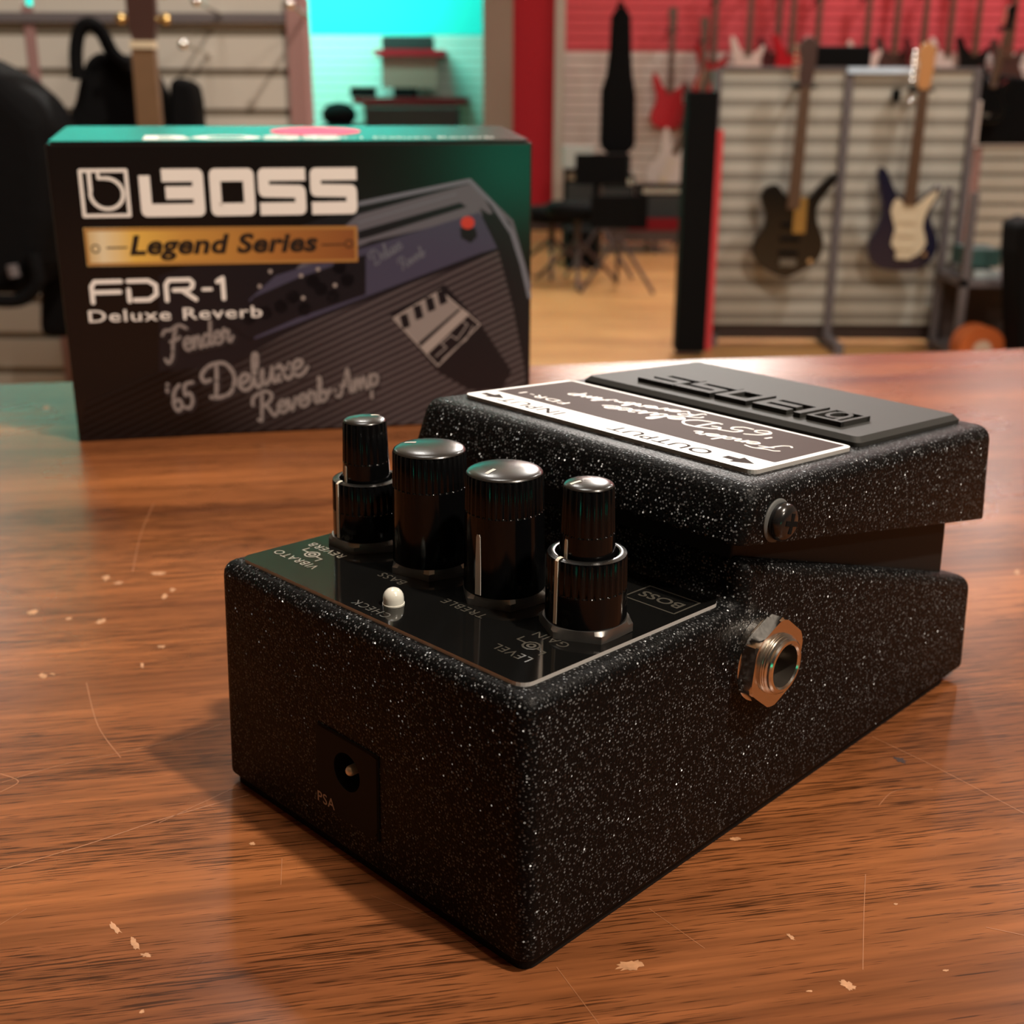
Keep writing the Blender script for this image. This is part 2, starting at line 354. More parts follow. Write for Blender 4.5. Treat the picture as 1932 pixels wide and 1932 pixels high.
# ------------------------------------------------------------------ pedal
PED = thing('effects_pedal', 'black sparkle-finish effects pedal with four knobs, resting on the wooden table', 'effects pedal', (0, 0, BASE_Z), PED_ROT)
DR = .0222; LEN = 132.4
deck = lambda y: 39.55-.0325*y
def bevelled(name, profile, x0, x1, mats, skip_bottom, width, draft=0.0, seg=5, xtilt=0.0, extra=None):
    bm = bmesh.new()
    A = [bm.verts.new((x0, y, z)) for y, z in profile]; B = [bm.verts.new((x1, y, z)) for y, z in profile]
    n = len(profile)
    bm.faces.new(A); bm.faces.new(B[::-1])
    for i in range(n): bm.faces.new((A[i], A[(i+1) % n], B[(i+1) % n], B[i]))
    bmesh.ops.recalc_face_normals(bm, faces=bm.faces)
    for v in bm.verts:
        if draft: v.co.x += (-draft*v.co.z if v.co.x > -36 else draft*v.co.z)
        v.co.z += -xtilt*(v.co.x+36.5)
    low = {i for i in skip_bottom}
    lv = {A[i] for i in low} | {B[i] for i in low}
    es = [e for e in bm.edges if not (e.verts[0] in lv and e.verts[1] in lv)]
    bmesh.ops.bevel(bm, geom=es, offset=width, segments=seg, profile=.5, affect='EDGES', clamp_overlap=True)
    es = [e for e in bm.edges if len(e.link_faces) == 2 and e.calc_face_angle(0) > math.radians(40)]
    bmesh.ops.bevel(bm, geom=es, offset=.5, segments=2, profile=.5, affect='EDGES', clamp_overlap=True)
    me = bpy.data.meshes.new(name); bm.to_mesh(me); bm.free()
    return me
def boolean_cut(me, cutter_mb):
    o = bpy.data.objects.new('tmp', me); C.objects.link(o)
    c = cutter_mb.build('cut', M['hole'])
    b = o.modifiers.new('b', 'BOOLEAN'); b.object = c; b.operation = 'DIFFERENCE'; b.solver = 'EXACT'
    bpy.context.view_layer.update()
    me2 = bpy.data.meshes.new_from_object(o.evaluated_get(bpy.context.evaluated_depsgraph_get()))
    for x in (o, c): bpy.data.objects.remove(x)
    return me2
def finish(me, name, mats, parent, scale=MM, smooth=35):
    me.transform(Matrix.Scale(scale, 4)); me.name = name
    me.materials.clear()
    for m in mats: me.materials.append(m)
    me.polygons.foreach_set('use_smooth', [True]*len(me.polygons)); me.set_sharp_from_angle(angle=math.radians(smooth))
    o = bpy.data.objects.new(name, me); C.objects.link(o); o.parent = parent
    return o
prof = [(0, 0), (.95, deck(.9)), (48.5, deck(48.5)), (48.2, 46.0), (LEN-.5, 19.4), (LEN, 0)]
me = bevelled('enclosure', prof, -73, 0, None, (0, 5), 2.5, draft=DR)
cut = MB(); cut.tube((-38.4, -2, 13.9), (-38.4, 9, 13.9), 3.3, n=40); cut.tube((-8, 53.2, 28.4), (3, 53.2, 28.4), 4.0, n=40)
me = boolean_cut(me, cut)
enc = finish(me, 'enclosure', [M['paint'], M['hole']], PED)
# smooth upstand between the casting and the treadle
nk = MB(); nk.prism([(49, 42), (49, 52), (123.0, 44), (124.2, 18)], lambda u, v, w: (w, u, v), -69, -4); nk.build('inner_wall', M['neck_black'], PED, MM, bevel=.0004)
mt = MB(); mt.prism(rrect(-72.0, 1.0, -1.0, 125.5, 2), lambda u, v, w: (u, v, w), -2.0, .1); mt.build('base_mat', M['matte_black'], PED, MM)
# control plate
PL = lambda u, v, w: (u, v, deck(v)+w)
cp = MB(); cp.prism(rrect(-69.0, 3.3, -4.0, 47.2, 2.0), PL, -.3, .60)
cpo = cp.build('control_plate', [M['alu'], M['gloss_black']], PED, MM)
for p in cpo.data.polygons:
    if p.normal.z > .8 or p.normal.z < -.8: p.material_index = 1
FT = lambda u, v, w: PL(-u, -v, w)     # lettering faces the player: it reads toward -x
tx = MB(); s = 2.35
for body, x, y, sz, sp in (('VIBRATO', -62.1, 9.6, 2.5, 1.12), ('REVERB', -62.3, 16.1, 2.5, 1.12)):
    tx.text(body, FT, -x, -y, sz, 1.0, w=.62, spacing=sp)
def rings(mb, cx, cy, w):
    mb.ribbon([(cx+1.25*math.cos(t*.2*PI), cy+1.25*math.sin(t*.2*PI)) for t in range(10)], .32, PL, w, closed=True)
    mb.ribbon([(cx+.55*math.cos(t*.2*PI), cy+.55*math.sin(t*.2*PI)) for t in range(10)], .38, PL, w, closed=True)
    mb.ribbon([(cx-1.25, cy+.2), (cx-2.9, cy+.2), (cx-2.9, cy+1.5)], .28, PL, w)
    mb.ribbon([(cx+1.25, cy-.2), (cx+2.9, cy-.2), (cx+2.9, cy-1.5)], .28, PL, w)
rings(tx, -62.2, 12.9, .62)
tx.build('knob_lettering', M['print_grey'], cpo, MM)
tx = MB()
for body, x, y, sz, sp in (('BASS', -44.8, 15.7, 2.5, 1.15), ('TREBLE', -28.2, 15.7, 2.5, 1.15), ('GAIN', -11.6, 16.9, 2.5, 1.1), ('LEVEL', -12.1, 9.6, 2.5, 1.12), ('CHECK', -37.2, 5.3, 2.3, 1.15)):
    tx.text(body, FT, -x, -y, sz, 1.0, w=.62, spacing=sp)
rings(tx, -12.0, 13.2, .62)
for r in ((-15.5, 37.5, -5.8, 44.0),):     # small framed maker's mark by the step
    tx.ribbon([(r[0], r[1]), (r[2], r[1]), (r[2], r[3]), (r[0], r[3])], .3, PL, .62, closed=True)
tx.text('BOSS', FT, 10.6, -40.8, 3.2, 1.1, w=.62, bold=.05)
tx.build('plate_lettering', M['print_dim'], cpo, MM)
ld = MB(); ld.lathe([(1.68, 0), (1.68, .25), (1.58, .3), (1.58, 1.1), (1.5, 1.6), (1.27, 2.05), (.92, 2.4), (.5, 2.6), (.02, 2.68)], (-36.5, 8.9, deck(8.9)+.58), n=32)
ldo = ld.build('check_light', M['led'], PED, MM, smooth=60); ldo['label'] = 'milky white indicator light'
# knobs
def ribbed(n, zg, depth, soft=.6):
    def rf(r, z, t):
        if z <= zg: return r
        k = min(1, (z-zg)/soft)
        return r-depth*k*(.5-.5*math.cos(n*t))**1.6
    return rf
def knob_prof(rb, rt, h, dome, zg, lip=.25):
    P = [(rb, 0), (rb, .4)]
    P += [(rb+(rt-rb)*q/h, q) for q in (zg-.02, zg+.01, zg+.15, zg+.3)]
    P += [(rt, h-dome-lip), (rt-.12, h-dome)]
    return P
def dome_pts(rt, h, dome): return [((rt-.1)*math.cos(a), h-dome+dome*math.sin(a)) for a in [PI/2*k/8 for k in range(0, 8)]]+[(.01, h)]
def knob(kx, ky, parts, nutrot, label):
    z0 = deck(ky)+.6
    root = None
    k = MB()
    for p in parts:
        rb, rt, zb, h, dome, ribs, zg = p['rb'], p['rt'], p['z'], p['h'], p['dome'], p['ribs'], p['zg']
        k.lathe(knob_prof(rb, rt, h, dome, zg), (kx, ky, z0+zb), n=ribs*10, rf=ribbed(ribs, zg+.02, .24, .05), mi=0, close=False)
        if p.get('hollow'):
            k.lathe([(rt-.1, h-dome), (rt-.5, h-.12), (rt-.85, h), (rt-1.15, h-.1), (rt-1.3, h-.5), (rt-1.3, h-4), (.01, h-4)], (kx, ky, z0+zb), n=64, mi=1, close=False)
        else:
            k.lathe(dome_pts(rt, h, dome), (kx, ky, z0+zb), n=64, mi=1, close=False)
    root = k.build('control_knob', [M['knob_black'], M['knob_top']], PED, MM, smooth=42)
    if label: root['label'] = label
    nt_ = MB()
    R = 7.0; hx = [(kx+R*math.cos(nutrot+PI/3*i), ky+R*math.sin(nutrot+PI/3*i)) for i in range(6)]
    n = 48; vs = []
    def hr(t):   # hexagon radius at angle t
        a = (t-nutrot) % (PI/3); return R*math.cos(PI/6)/math.cos(a-PI/6)
    rows = [(1.0, 0, 0), (1.0, 1.25, 0), (1.0, 1.8, 1)]
    for sc_, z, ch in rows:
        for i in range(n):
            t = 2*PI*i/n; r = hr(t)
            if ch: r = min(r, 6.25)
            zz = z if not ch else z
            vs.append((kx+r*math.cos(t), ky+r*math.sin(t), z0+zz))
    fs = [(j*n+i, j*n+(i+1) % n, (j+1)*n+(i+1) % n, (j+1)*n+i) for j in range(2) for i in range(n)]+[tuple(range(2*n, 3*n)), tuple(range(n-1, -1, -1))]
    nt_.add(vs, fs); nt_.build('hex_nut', M['nut_dark'], root, MM, smooth=25)
    def cyl_fr(r0, ang): return lambda u, v, w: (kx+(r0(v)+w)*math.cos(ang+u/r0(v)), ky+(r0(v)+w)*math.sin(ang+u/r0(v)), z0+v)
    return root, z0, cyl_fr
def pointer(mb, fr, pts_w):
    "strip standing .06 mm proud: list of (v, half width)"
    vs = []
    for v, hw in pts_w: vs += [fr(-hw, v, .03), fr(-hw, v, .14), fr(hw, v, .14), fr(hw, v, .03)]
    fs = []
    for i in range(len(pts_w)-1):
        a = i*4
        fs += [(a, a+1, a+5, a+4), (a+1, a+2, a+6, a+5), (a+2, a+3, a+7, a+6)]
    mb.add(vs, fs)
def top_mark(mb, kx, ky, z, ang, r0, r1, hw, rt, h0, dome):
    c, s_ = math.cos(ang), math.sin(ang)
    pts = []
    for i in range(7):
        r = r0+(r1-r0)*i/6; pts.append(r)
    zz = lambda r: z-dome+dome*math.sqrt(max(0, 1-(r/(rt-.1))**2))+.05
    vs = []
    for r in pts: vs += [(kx+c*r-s_*hw, ky+s_*r+c*hw, zz(r)), (kx+c*r+s_*hw, ky+s_*r-c*hw, zz(r))]
    mb.add(vs, [(2*i, 2*i+1, 2*i+3, 2*i+2) for i in range(6)])
A_ = -math.radians(90)
def big_knob(kx, ky, mark_ang, side_ang, nutrot, label):
    root, z0, cf = knob(kx, ky, [dict(rb=6.25, rt=5.85, z=1.8, h=19.0, dome=.95, ribs=36, zg=12.3)], nutrot, label)
    mb = MB(); top_mark(mb, kx, ky, z0+1.8+19.0, mark_ang, 2.3, 4.3, .32, 5.85, 19, .95)
    if side_ang is not None:
        r0 = lambda v: 6.25-.4*(v-1.8)/19
        pointer(mb, cf(r0, side_ang), [(2.1, .52), (6, .5), (9, .42), (11.2, .36), (11.6, .2)])
    mb.build('pointer_line', M['mark_grey'], root, MM)
def dual_knob(kx, ky, mark_ang, nutrot, label):
    root, z0, cf = knob(kx, ky, [dict(rb=5.95, rt=5.75, z=1.8, h=10.0, dome=.25, ribs=32, zg=4.6, hollow=True),
                                 dict(rb=4.1, rt=3.65, z=8.0, h=14.2, dome=.75, ribs=20, zg=6.6)], nutrot, label)
    mb = MB(); top_mark(mb, kx, ky, z0+8+14.2, mark_ang, 1.3, 2.9, .26, 3.65, 14.2, .75)
    r0 = lambda v: 5.98-.2*(v-1.8)/10
    f1 = cf(r0, math.radians(-95)); pointer(mb, f1, [(2.1, .3), (6, .3), (11.3, .3), (11.55, .3)])
    c, s_ = math.cos(math.radians(-95)), math.sin(math.radians(-95))
    vs = []
    for r, z in ((5.9, 11.5), (5.6, 11.78), (5.2, 11.9), (4.85, 11.9)): vs += [(kx+c*r-s_*.3, ky+s_*r+c*.3, z0+z), (kx+c*r+s_*.3, ky+s_*r-c*.3, z0+z)]
    mb.add(vs, [(2*i, 2*i+1, 2*i+3, 2*i+2) for i in range(3)])
    r1 = lambda v: 4.1-.45*(v-8)/14.2
    pointer(mb, cf(r1, math.radians(-97)), [(9.5, .28), (12, .28), (14.0, .26), (14.3, .15)])
    mb.build('pointer_line', M['mark'], root, MM)
dual_knob(-61.3, 24.2, math.radians(83), math.radians(-62), 'two-stage ribbed knob at the left end')
big_knob(-44.9, 24.0, math.radians(204), None, math.radians(-45), None)
big_knob(-28.1, 24.0, math.radians(-84), math.radians(-84), math.radians(-38), 'tall ribbed knob with a pale line down its side')
dual_knob(-11.7, 24.2, math.radians(-110), math.radians(-29), 'two-stage ribbed knob nearest the output jack')
# treadle
tprof = [(44.2, 49.9), (47.8, 58.35), (130.6, 52.45), (132.9, 32.6)]
me = bevelled('treadle', tprof, -73.2, .2, None, (0, 3), 2.6, xtilt=.0175)
tre = finish(me, 'treadle', [M['paint']], PED)
TP = lambda u, v, w: (u, v, 58.56-.8-.0709*(v-53.9)-.0175*(u+36.5)+w)
TF = lambda u, v, w: TP(-u, -v, w)
np_ = MB(); np_.prism(rrect(-69, 54.0, -4.4, 84.2, 1.6), TP, -.25, .85); npo = np_.build('name_plate', [M['white_enamel'], M['alu']], PED, MM)
npo['label'] = 'white-edged brown metal name plate'
for p in npo.data.polygons:
    if abs(p.normal.z) < .6: p.material_index = 1
b_ = MB(); b_.poly(rrect(-68.1, 61.6, -5.5, 83.4, .4), TP, .86); b_.build('brown_field', M['brown_print'], npo, MM)
b_ = MB()
for body, x in (('OUTPUT', -25.2), ('INPUT', -54.6)): b_.text(body, TF, -x, -57.6, 5.0, 1.02, w=.87, spacing=1.05, bold=.06)
for x in (-9.7, -65.0):
    b_.poly([(x+3.0, 57.8), (x-.4, 55.6), (x-.4, 56.9), (x-2.6, 56.9), (x-2.6, 58.7), (x-.4, 58.7), (x-.4, 60.0)], TP, .87)
b_.build('output_input_lettering', M['dark_print'], npo, MM)

# ---- script lettering made of brush strokes (unit: x-height 1)
G = {
 'e': ([[(.05,.45),(.45,.55),(.62,.82),(.42,1.0),(.15,.78),(.08,.35),(.3,.02),(.62,.12),(.85,.4)]], .72),
 'n': ([[(.0,.35),(.18,.95),(.12,.05),(.3,.7),(.52,.95),(.6,.7),(.55,.1),(.68,.02),(.9,.35)]], .82),
 'd': ([[(.55,.8),(.3,.95),(.06,.55),(.12,.08),(.38,.1),(.6,.7),(.78,1.9),(.62,.3),(.72,.02),(.95,.35)]], .85),
 'r': ([[(.0,.4),(.22,1.1),(.3,.85),(.55,.88),(.46,.4),(.5,.05),(.66,.02),(.85,.35)]], .72),
 'l': ([[(.0,.35),(.35,1.2),(.48,1.95),(.3,2.0),(.16,1.0),(.2,.1),(.38,.02),(.6,.4)]], .48),
 'u': ([[(.0,.4),(.14,.95),(.1,.3),(.22,.02),(.5,.4),(.66,.95),(.6,.2),(.72,.02),(.95,.4)]], .85),
 'x': ([[(.05,.85),(.25,.95),(.42,.1),(.65,.05),(.85,.35)], [(.7,.95),(.1,.02)]], .75),
 'v': ([[(.0,.5),(.12,.95),(.24,.1),(.34,.05),(.62,.9),(.62,.75),(.85,.8)]], .75),
 'b': ([[(.0,.4),(.3,1.3),(.34,1.95),(.2,1.8),(.12,.2),(.32,.0),(.62,.3),(.5,.8),(.3,.7),(.6,.55),(.9,.75)]], .8),
 'm': ([[(.0,.35),(.16,.95),(.1,.05),(.28,.7),(.46,.95),(.48,.1),(.66,.75),(.84,.95),(.88,.1),(1.0,.02),(1.2,.35)]], 1.12),
 'p': ([[(.0,.4),(.2,1.0),(.05,-.9)], [(.14,.5),(.4,.98),(.66,.7),(.5,.15),(.2,.1)]], .75),
 '-': ([[(.05,.5),(.45,.58)]], .55),
 "'": ([[(.15,2.15),(.05,1.65)]], .3),
 '6': ([[(.75,1.9),(.3,1.5),(.05,.6),(.3,.0),(.65,.25),(.6,.75),(.3,.8),(.1,.5)]], .85),
 '5': ([[(.95,1.85),(.35,1.8),(.22,1.05),(.6,1.1),(.72,.5),(.4,.0),(.02,.15)]], .95),
 'D': ([[(.45,1.95),(.3,.9),(.12,.1),(-.1,.15),(.2,.0),(.9,.1),(1.25,1.0),(.9,1.95),(.2,2.1),(-.35,1.7),(-.3,1.2),(.0,1.2)]], 1.35),
 'R': ([[(.4,1.95),(.22,.9),(.05,-.1),(-.15,.0)], [(-.35,1.3),(-.2,1.9),(.6,2.15),(1.05,1.7),(.75,1.15),(.25,1.0),(.6,.85),(.9,.05),(1.1,.0),(1.3,.35)]], 1.25),
 'F': ([[(1.65,1.75),(1.1,2.1),(.4,1.85),(.0,1.9),(-.25,1.6)], [(.85,1.9),(.5,.9),(.25,-.3),(-.1,-.7),(-.3,-.35)], [(.3,.95),(.75,1.0),(1.05,1.15)]], 1.25),
 'A': ([[(-.1,.1),(.15,.0),(.55,.9),(.95,2.0),(.92,.6),(.95,.05),(1.15,.3)], [(.3,.75),(1.0,.85)]], 1.15),
 ' ': ([], .45),
}
def script(mb, word, fr, x, y, size, ang, wd, w, sx=1.0, slant=.12):
    ca, sa = math.cos(ang), math.sin(ang); cur = 0.0
    for ch in word:
        st, adv = G[ch]
        for i, P in enumerate(st):
            Q = [((cur+p[0]*sx+slant*p[1])*size, p[1]*size) for p in P]
            Q = smooth_pts(Q, 4)
            Q = [(x+a*ca-b*sa, y+a*sa+b*ca) for a, b in Q]
            mb.ribbon(Q, wd, fr, w)
        cur += adv*sx
    return cur*size
b_ = MB()
script(b_, 'Fender', TF, 10.5, -72.3, 2.1, math.radians(12), .42, .88, 1.45)
script(b_, "'65 Deluxe", TF, 16.5, -81.2, 2.75, math.radians(17), .48, .88, 1.62)
script(b_, 'Reverb-Amp', TF, 33.8, -81.6, 1.95, math.radians(17), .40, .88, 1.62)
b_.text('FDR-1', TF, 59.0, -65.3, 3.3, 1.35, w=.88, spacing=1.1)
b_.build('script_lettering', M['white_print'], npo, MM)
# rubber pad
rp = MB(); pts = rrect(-68.2, 86.8, -4.9, 126.5, 1.2); n = len(pts)
ins = lambda k: [(-36.5+(u+36.5)*(1-k/32), 106.6+(v-106.6)*(1-k/20)) for u, v in pts]
rows = [(0, -.4), (0, .9), (.9, 1.8)]
vs = []; fs = []
for k, w in rows: vs += [TP(u, v, w) for u, v in ins(k)]
fs = [(j*n+i, j*n+(i+1) % n, (j+1)*n+(i+1) % n, (j+1)*n+i) for j in range(2) for i in range(n)]+[tuple(range(2*n, 3*n))]
rp.add(vs, fs); rpo = rp.build('rubber_pad', M['rubber'], PED, MM); rpo['label'] = 'grey-black rubber foot pad'
def logo_strokes():
    "maker's lettering and square badge in a 0..1 tall box; returns list of (points, width, closed)"
    S = []
    w = .27
    def sq(x0, pts, wd=w, closed=False): S.append(([(x0+a, b) for a, b in pts], wd, closed))
    # B: stem with foot, then a 3-shape
    x = 1.2
    sq(x, [(w/2, 1-w/2), (w/2, w/2), (1.42, w/2), (1.42, .5), (.62, .5)])
    sq(x, [(.55, 1-w/2), (1.42, 1-w/2), (1.42, .5)])
    x += 1.55+.15
    sq(x, [(w/2, w/2), (.96, w/2), (.96, 1-w/2), (w/2, 1-w/2)], closed=True)
    x += .96+w/2+.10
    for k in range(2):
        sq(x, [(1.18, 1-w/2), (w/2, 1-w/2), (w/2, .52), (1.04, .5), (1.04, w/2), (.02, w/2)])
        x += 1.18+.12
    return S, x
# raised logo on the pad: reads from the player's side
lg = MB()
def raised(mb, pts, wd, closed, fr, w0, w1):
    P = [Vector(p) for p in pts]
    if closed: P.append(P[0])
    for i in range(len(P)-1):
        a, b = P[i], P[i+1]; d = (b-a); q = Vector((-d.y, d.x)).normalized()*wd/2; e = d.normalized()*wd/2
        a2 = a-e; b2 = b+e
        mb.prism([a2-q, b2-q, b2+q, a2+q], fr, w0, w1+random.random()*.004)
S, X = logo_strokes()
kx_, ky_ = 47.0/ (X+.05), 11.2
fl = lambda u, v, w: TP(-11.3-u*kx_, 102.9-v*ky_, w)
for pts, wd, cl in S: raised(lg, [(a, b) for a, b in pts], wd*.78, cl, fl, 1.7, 2.75)
raised(lg, [(.08, .08), (1.0, .08), (1.0, .92), (.08, .92)], .10, True, fl, 1.7, 2.75)
raised(lg, [(.30, .9), (.30, .45)], .1, False, fl, 1.7, 2.75)
cc = [(.56+.24*math.cos(2*PI*k/14), .45+.28*math.sin(2*PI*k/14)) for k in range(14)]
raised(lg, cc, .09, True, fl, 1.7, 2.75)
lg.build('raised_lettering', M['rubber'], rpo, MM)
# side screw
sc_ = MB(); SX = lambda u, v, w: (w, 54.6+u, 51.0+v)
def xl(mb, prof, cy, cz, n=40, mi=0):
    vs = []; fs = []
    for r, x in prof:
        for i in range(n): t = 2*PI*i/n; vs.append((x, cy+r*math.cos(t), cz+r*math.sin(t)))
    for j in range(len(prof)-1):
        for i in range(n): fs.append((j*n+i, j*n+(i+1) % n, (j+1)*n+(i+1) % n, (j+1)*n+i))
    fs.append(tuple(range((len(prof)-1)*n, len(prof)*n))); mb.add(vs, fs, mi)
xl(sc_, [(2.6, .2), (3.0, .9), (3.0, 1.5), (2.8, 2.1), (2.35, 2.55), (1.7, 2.8), (.3, 2.9)], 54.2, 51.2)
sco = sc_.build('side_screw', M['screw'], PED, MM, smooth=50)
w_ = MB(); xl(w_, [(3.4, -.2), (3.45, .35), (3.2, .6), (2.6, .6)], 54.0, 51.2); w_.build('washer', M['washer'], sco, MM, smooth=50)
w_ = MB()
SXf = lambda u, v, w: (w, 54.2+u*.96+v*.26, 51.2-u*.26+v*.96)
w_.prism([(-.4,-.4),(-.4,-1.6),(.4,-1.6),(.4,-.4),(1.6,-.4),(1.6,.4),(.4,.4),(.4,1.6),(-.4,1.6),(-.4,.4),(-1.6,.4),(-1.6,-.4)], SXf, 2.5, 2.93)
w_.build('cross_recess', M['hole'], sco, MM)
# output jack
JY, JZ = 53.2, 28.4
jk = MB(); n = 60; nr = math.radians(-98); R = 7.7
def hexr(t): a = (t-nr) % (PI/3); return R*math.cos(PI/6)/math.cos(a-PI/6)
rows = [(.55, 7.2), (.8, 9), (2.7, 9), (3.05, 7.15), (3.05, 4.9)]
vs = []
for x, lim in rows:
    for i in range(n): t = 2*PI*i/n; r = min(hexr(t), lim); vs.append((x, JY+r*math.cos(t), JZ+r*math.sin(t)))
fs = [(j*n+i, j*n+(i+1) % n, (j+1)*n+(i+1) % n, (j+1)*n+i) for j in range(4) for i in range(n)]
jk.add(vs, fs); jko = jk.build('output_jack', M['nickel'], PED, MM, smooth=28); jko['label'] = 'shiny nickel jack socket with hexagonal nut'
w_ = MB(); xl(w_, [(7.0, -.7), (7.0, .4), (6.85, .5), (4.9, .5)], JY, JZ, 60); w_.build('washer', M['nickel'], jko, MM, smooth=40)
w_ = MB()
xl(w_, [(4.95, 2.6), (4.95, 3.1), (4.75, 3.25), (4.95, 3.45), (4.7, 3.6), (4.85, 3.8), (4.55, 4.0), (4.5, 4.35), (4.2, 4.6), (3.75, 4.65), (3.45, 4.4)], JY, JZ, 60)
w_.f.pop(); w_.m.pop(); xl(w_, [(3.45, 4.38), (3.4, 3.6), (3.4, -6)], JY, JZ, 60, 1)
w_.build('sleeve', [M['nickel2'], M['bore']], jko, MM, smooth=30)
# power socket in the rear face
RF = lambda u, v, w: (u, .0222*v-w, v)
dc = MB(); x0, x1, z0_, z1 = -46.0, -31.2, 5.2, 19.3; cx, cz, r = -38.4, 13.9, 3.2
N_ = 40; inner = [(cx+r*math.cos(2*PI*i/N_), cz+r*math.sin(2*PI*i/N_)) for i in range(N_)]; outer = []
for i in range(N_):
    t = 2*PI*i/N_; c, s_ = math.cos(t), math.sin(t)
    k = min([((x1-cx)/c if c > 1e-9 else 1e9), ((x0-cx)/c if c < -1e-9 else 1e9), ((z1-cz)/s_ if s_ > 1e-9 else 1e9), ((z0_-cz)/s_ if s_ < -1e-9 else 1e9)])
    outer.append((cx+c*k, cz+s_*k))
vs = [RF(u, v, .1) for u, v in inner]+[RF(u, v, .1) for u, v in outer]+[RF(u, v, -6) for u, v in inner]
dc.add(vs, [(i, (i+1) % N_, N_+(i+1) % N_, N_+i) for i in range(N_)]+[(i, (i+1) % N_, 2*N_+(i+1) % N_, 2*N_+i) for i in range(N_)])
dco = dc.build('power_socket', M['matte_black'], PED, MM)
g_ = MB()
g_.prism([(x1, z0_), (x1+.55, z0_), (x1+.55, z1+.4), (x1-.3, z1+.55), (x0+.5, z1+.55), (x0+.5, z1), (x1, z1)], RF, -.3, .13)
g_.build('slot', M['hole'], dco, MM)
g_ = MB(); g_.tube((cx, 1.0, cz), (cx, 8, cz), .85, n=20); g_.ball((cx, 1.0, cz), .85, 16, 8); g_.build('centre_pin', M['brass_pin'], dco, MM, smooth=50)
g_ = MB(); g_.text('PSA', RF, -43.9, 6.6, 2.6, 1.0, w=.16, spacing=1.1, bold=.02); g_.build('lettering', M['fig_grey'], dco, MM)

# ------------------------------------------------------------------ carton
BX, BY, BYAW = -.15236, .26956, math.radians(12.25); BW, BH, BD = 160.5, 99.1, 52.0
BOX = thing('product_carton', 'black cardboard product box with white lettering and a printed amplifier, standing behind the pedal', 'box', (BX, BY, TABLE_Z), BYAW)
cb = MB(); r = .6
cb.add([(0,0,0),(BW,0,0),(BW,BD,0),(0,BD,0),(0,0,BH),(BW,0,BH),(BW,BD,BH+1.5),(0,BD,BH+1.5)], [(0,3,2,1),(0,1,5,4),(1,2,6,5),(2,3,7,6),(3,0,4,7),(4,5,6,7)])
cb.build('carton_body', M['carton'], BOX, MM, bevel=.0007, seg=2)
TF2 = lambda u, v, w: (u, v, BH+.05+.0695*v+w)
cb = MB(); cb.prism(rrect(1.0, .2, BW-1.0, BD-1, 3), TF2, 0, .7); cto = cb.build('top_flap', M['carton_top'], BOX, MM)
cb = MB(); cb.text('BOSS', TF2, 62, 9.5, 18, 1.6, w=.75, bold=.6); cb.text('FDR-1 Deluxe Reverb', TF2, 117, 8.5, 7, 1.0, w=.75); cb.build('flap_lettering', M['box_white'], cto, MM)
cb = MB(); cb.poly([(88+16*math.cos(2*PI*k/32), 31+14*math.sin(2*PI*k/32)) for k in range(32)], TF2, .8); st = cb.build('round_sticker', M['sticker'], cto, MM); st['label'] = 'pink-red oval sticker'
# photo position -> millimetres on the printed front
_bn = Vector((math.sin(BYAW), -math.cos(BYAW), 0)); _bu = Vector((math.cos(BYAW), math.sin(BYAW), 0)); _bo = Vector((BX, BY, TABLE_Z))
def bf(px, py):
    d = ray(px, py); t = (_bo-CAM).dot(_bn)/d.dot(_bn); P = CAM+d*t-_bo
    return (P.dot(_bu)*1000, P.z*1000)
FR = lambda u, v, w: (u, -.12-w, v)
fl_ = lambda L: [bf(*p) for p in L]
def clip(L):
    return [(min(max(u, .6), BW-.6), min(max(v, .6), BH-1)) for u, v in L]
a = MB()
a.poly(clip(fl_([(300, 520), (675, 388), (890, 338), (965, 415), (1000, 540), (1000, 760), (1000, 830), (880, 835), (150, 835), (300, 700)])), FR, .00, 0)      # cabinet side
a.build('amplifier_picture', M['amp_dark'], BOX, MM)
AMP = [o for o in BOX.children if o.name.startswith('amplifier_picture')][0]
def art(name, key, polys, w, strokes=(), label=None):
    m = MB()
    for P in polys: m.poly(clip(fl_(P)), FR, w)
    for P, wd in strokes: m.ribbon(clip(fl_(P)), wd, FR, w)
    o = m.build(name, M[key], AMP, MM)
    if label: o['label'] = label
art('cabinet_top', 'amp_purple', [[(560, 505), (675, 405), (885, 347), (905, 360), (930, 402), (700, 455), (640, 480), (560, 512)]], .02, [([(676, 386), (885, 341), (965, 418), (999, 540)], 1.3)])
art('cabinet_edge', 'amp_edge', [], .05, [([(680, 384), (886, 341), (930, 385), (966, 440), (985, 500), (999, 560)], 1.5), ([(676, 420), (860, 366)], .5)])
art('cabinet_shadow', 'amp_dark', [[(676, 436), (868, 382), (880, 390), (700, 446), (676, 452)], [(905, 392), (935, 412), (960, 470), (985, 560), (999, 640), (999, 700), (965, 560), (940, 480)]], .06)
art('control_panel_strip', 'amp_panel', [[(470, 565), (520, 520), (676, 470), (905, 400), (938, 468), (905, 478), (690, 560), (560, 610), (480, 640)]], .08)
art('grille_cloth', 'grille', [[(160, 760), (300, 700), (430, 690), (560, 618), (690, 567), (940, 474), (968, 580), (990, 700), (995, 790), (900, 800), (820, 812), (150, 828)]], .10)
art('knob_row', 'amp_dark', [[(x+13*math.cos(t*PI/6), y+13*math.sin(t*PI/6)) for t in range(12)] for x, y in ((500, 590), (530, 578), (552, 560), (575, 583), (605, 545), (628, 560), (655, 528), (470, 600), (590, 530), (640, 505))]
    + [[(430, 610), (480, 560), (560, 525), (690, 480), (690, 555), (560, 600), (470, 640)]], .12)
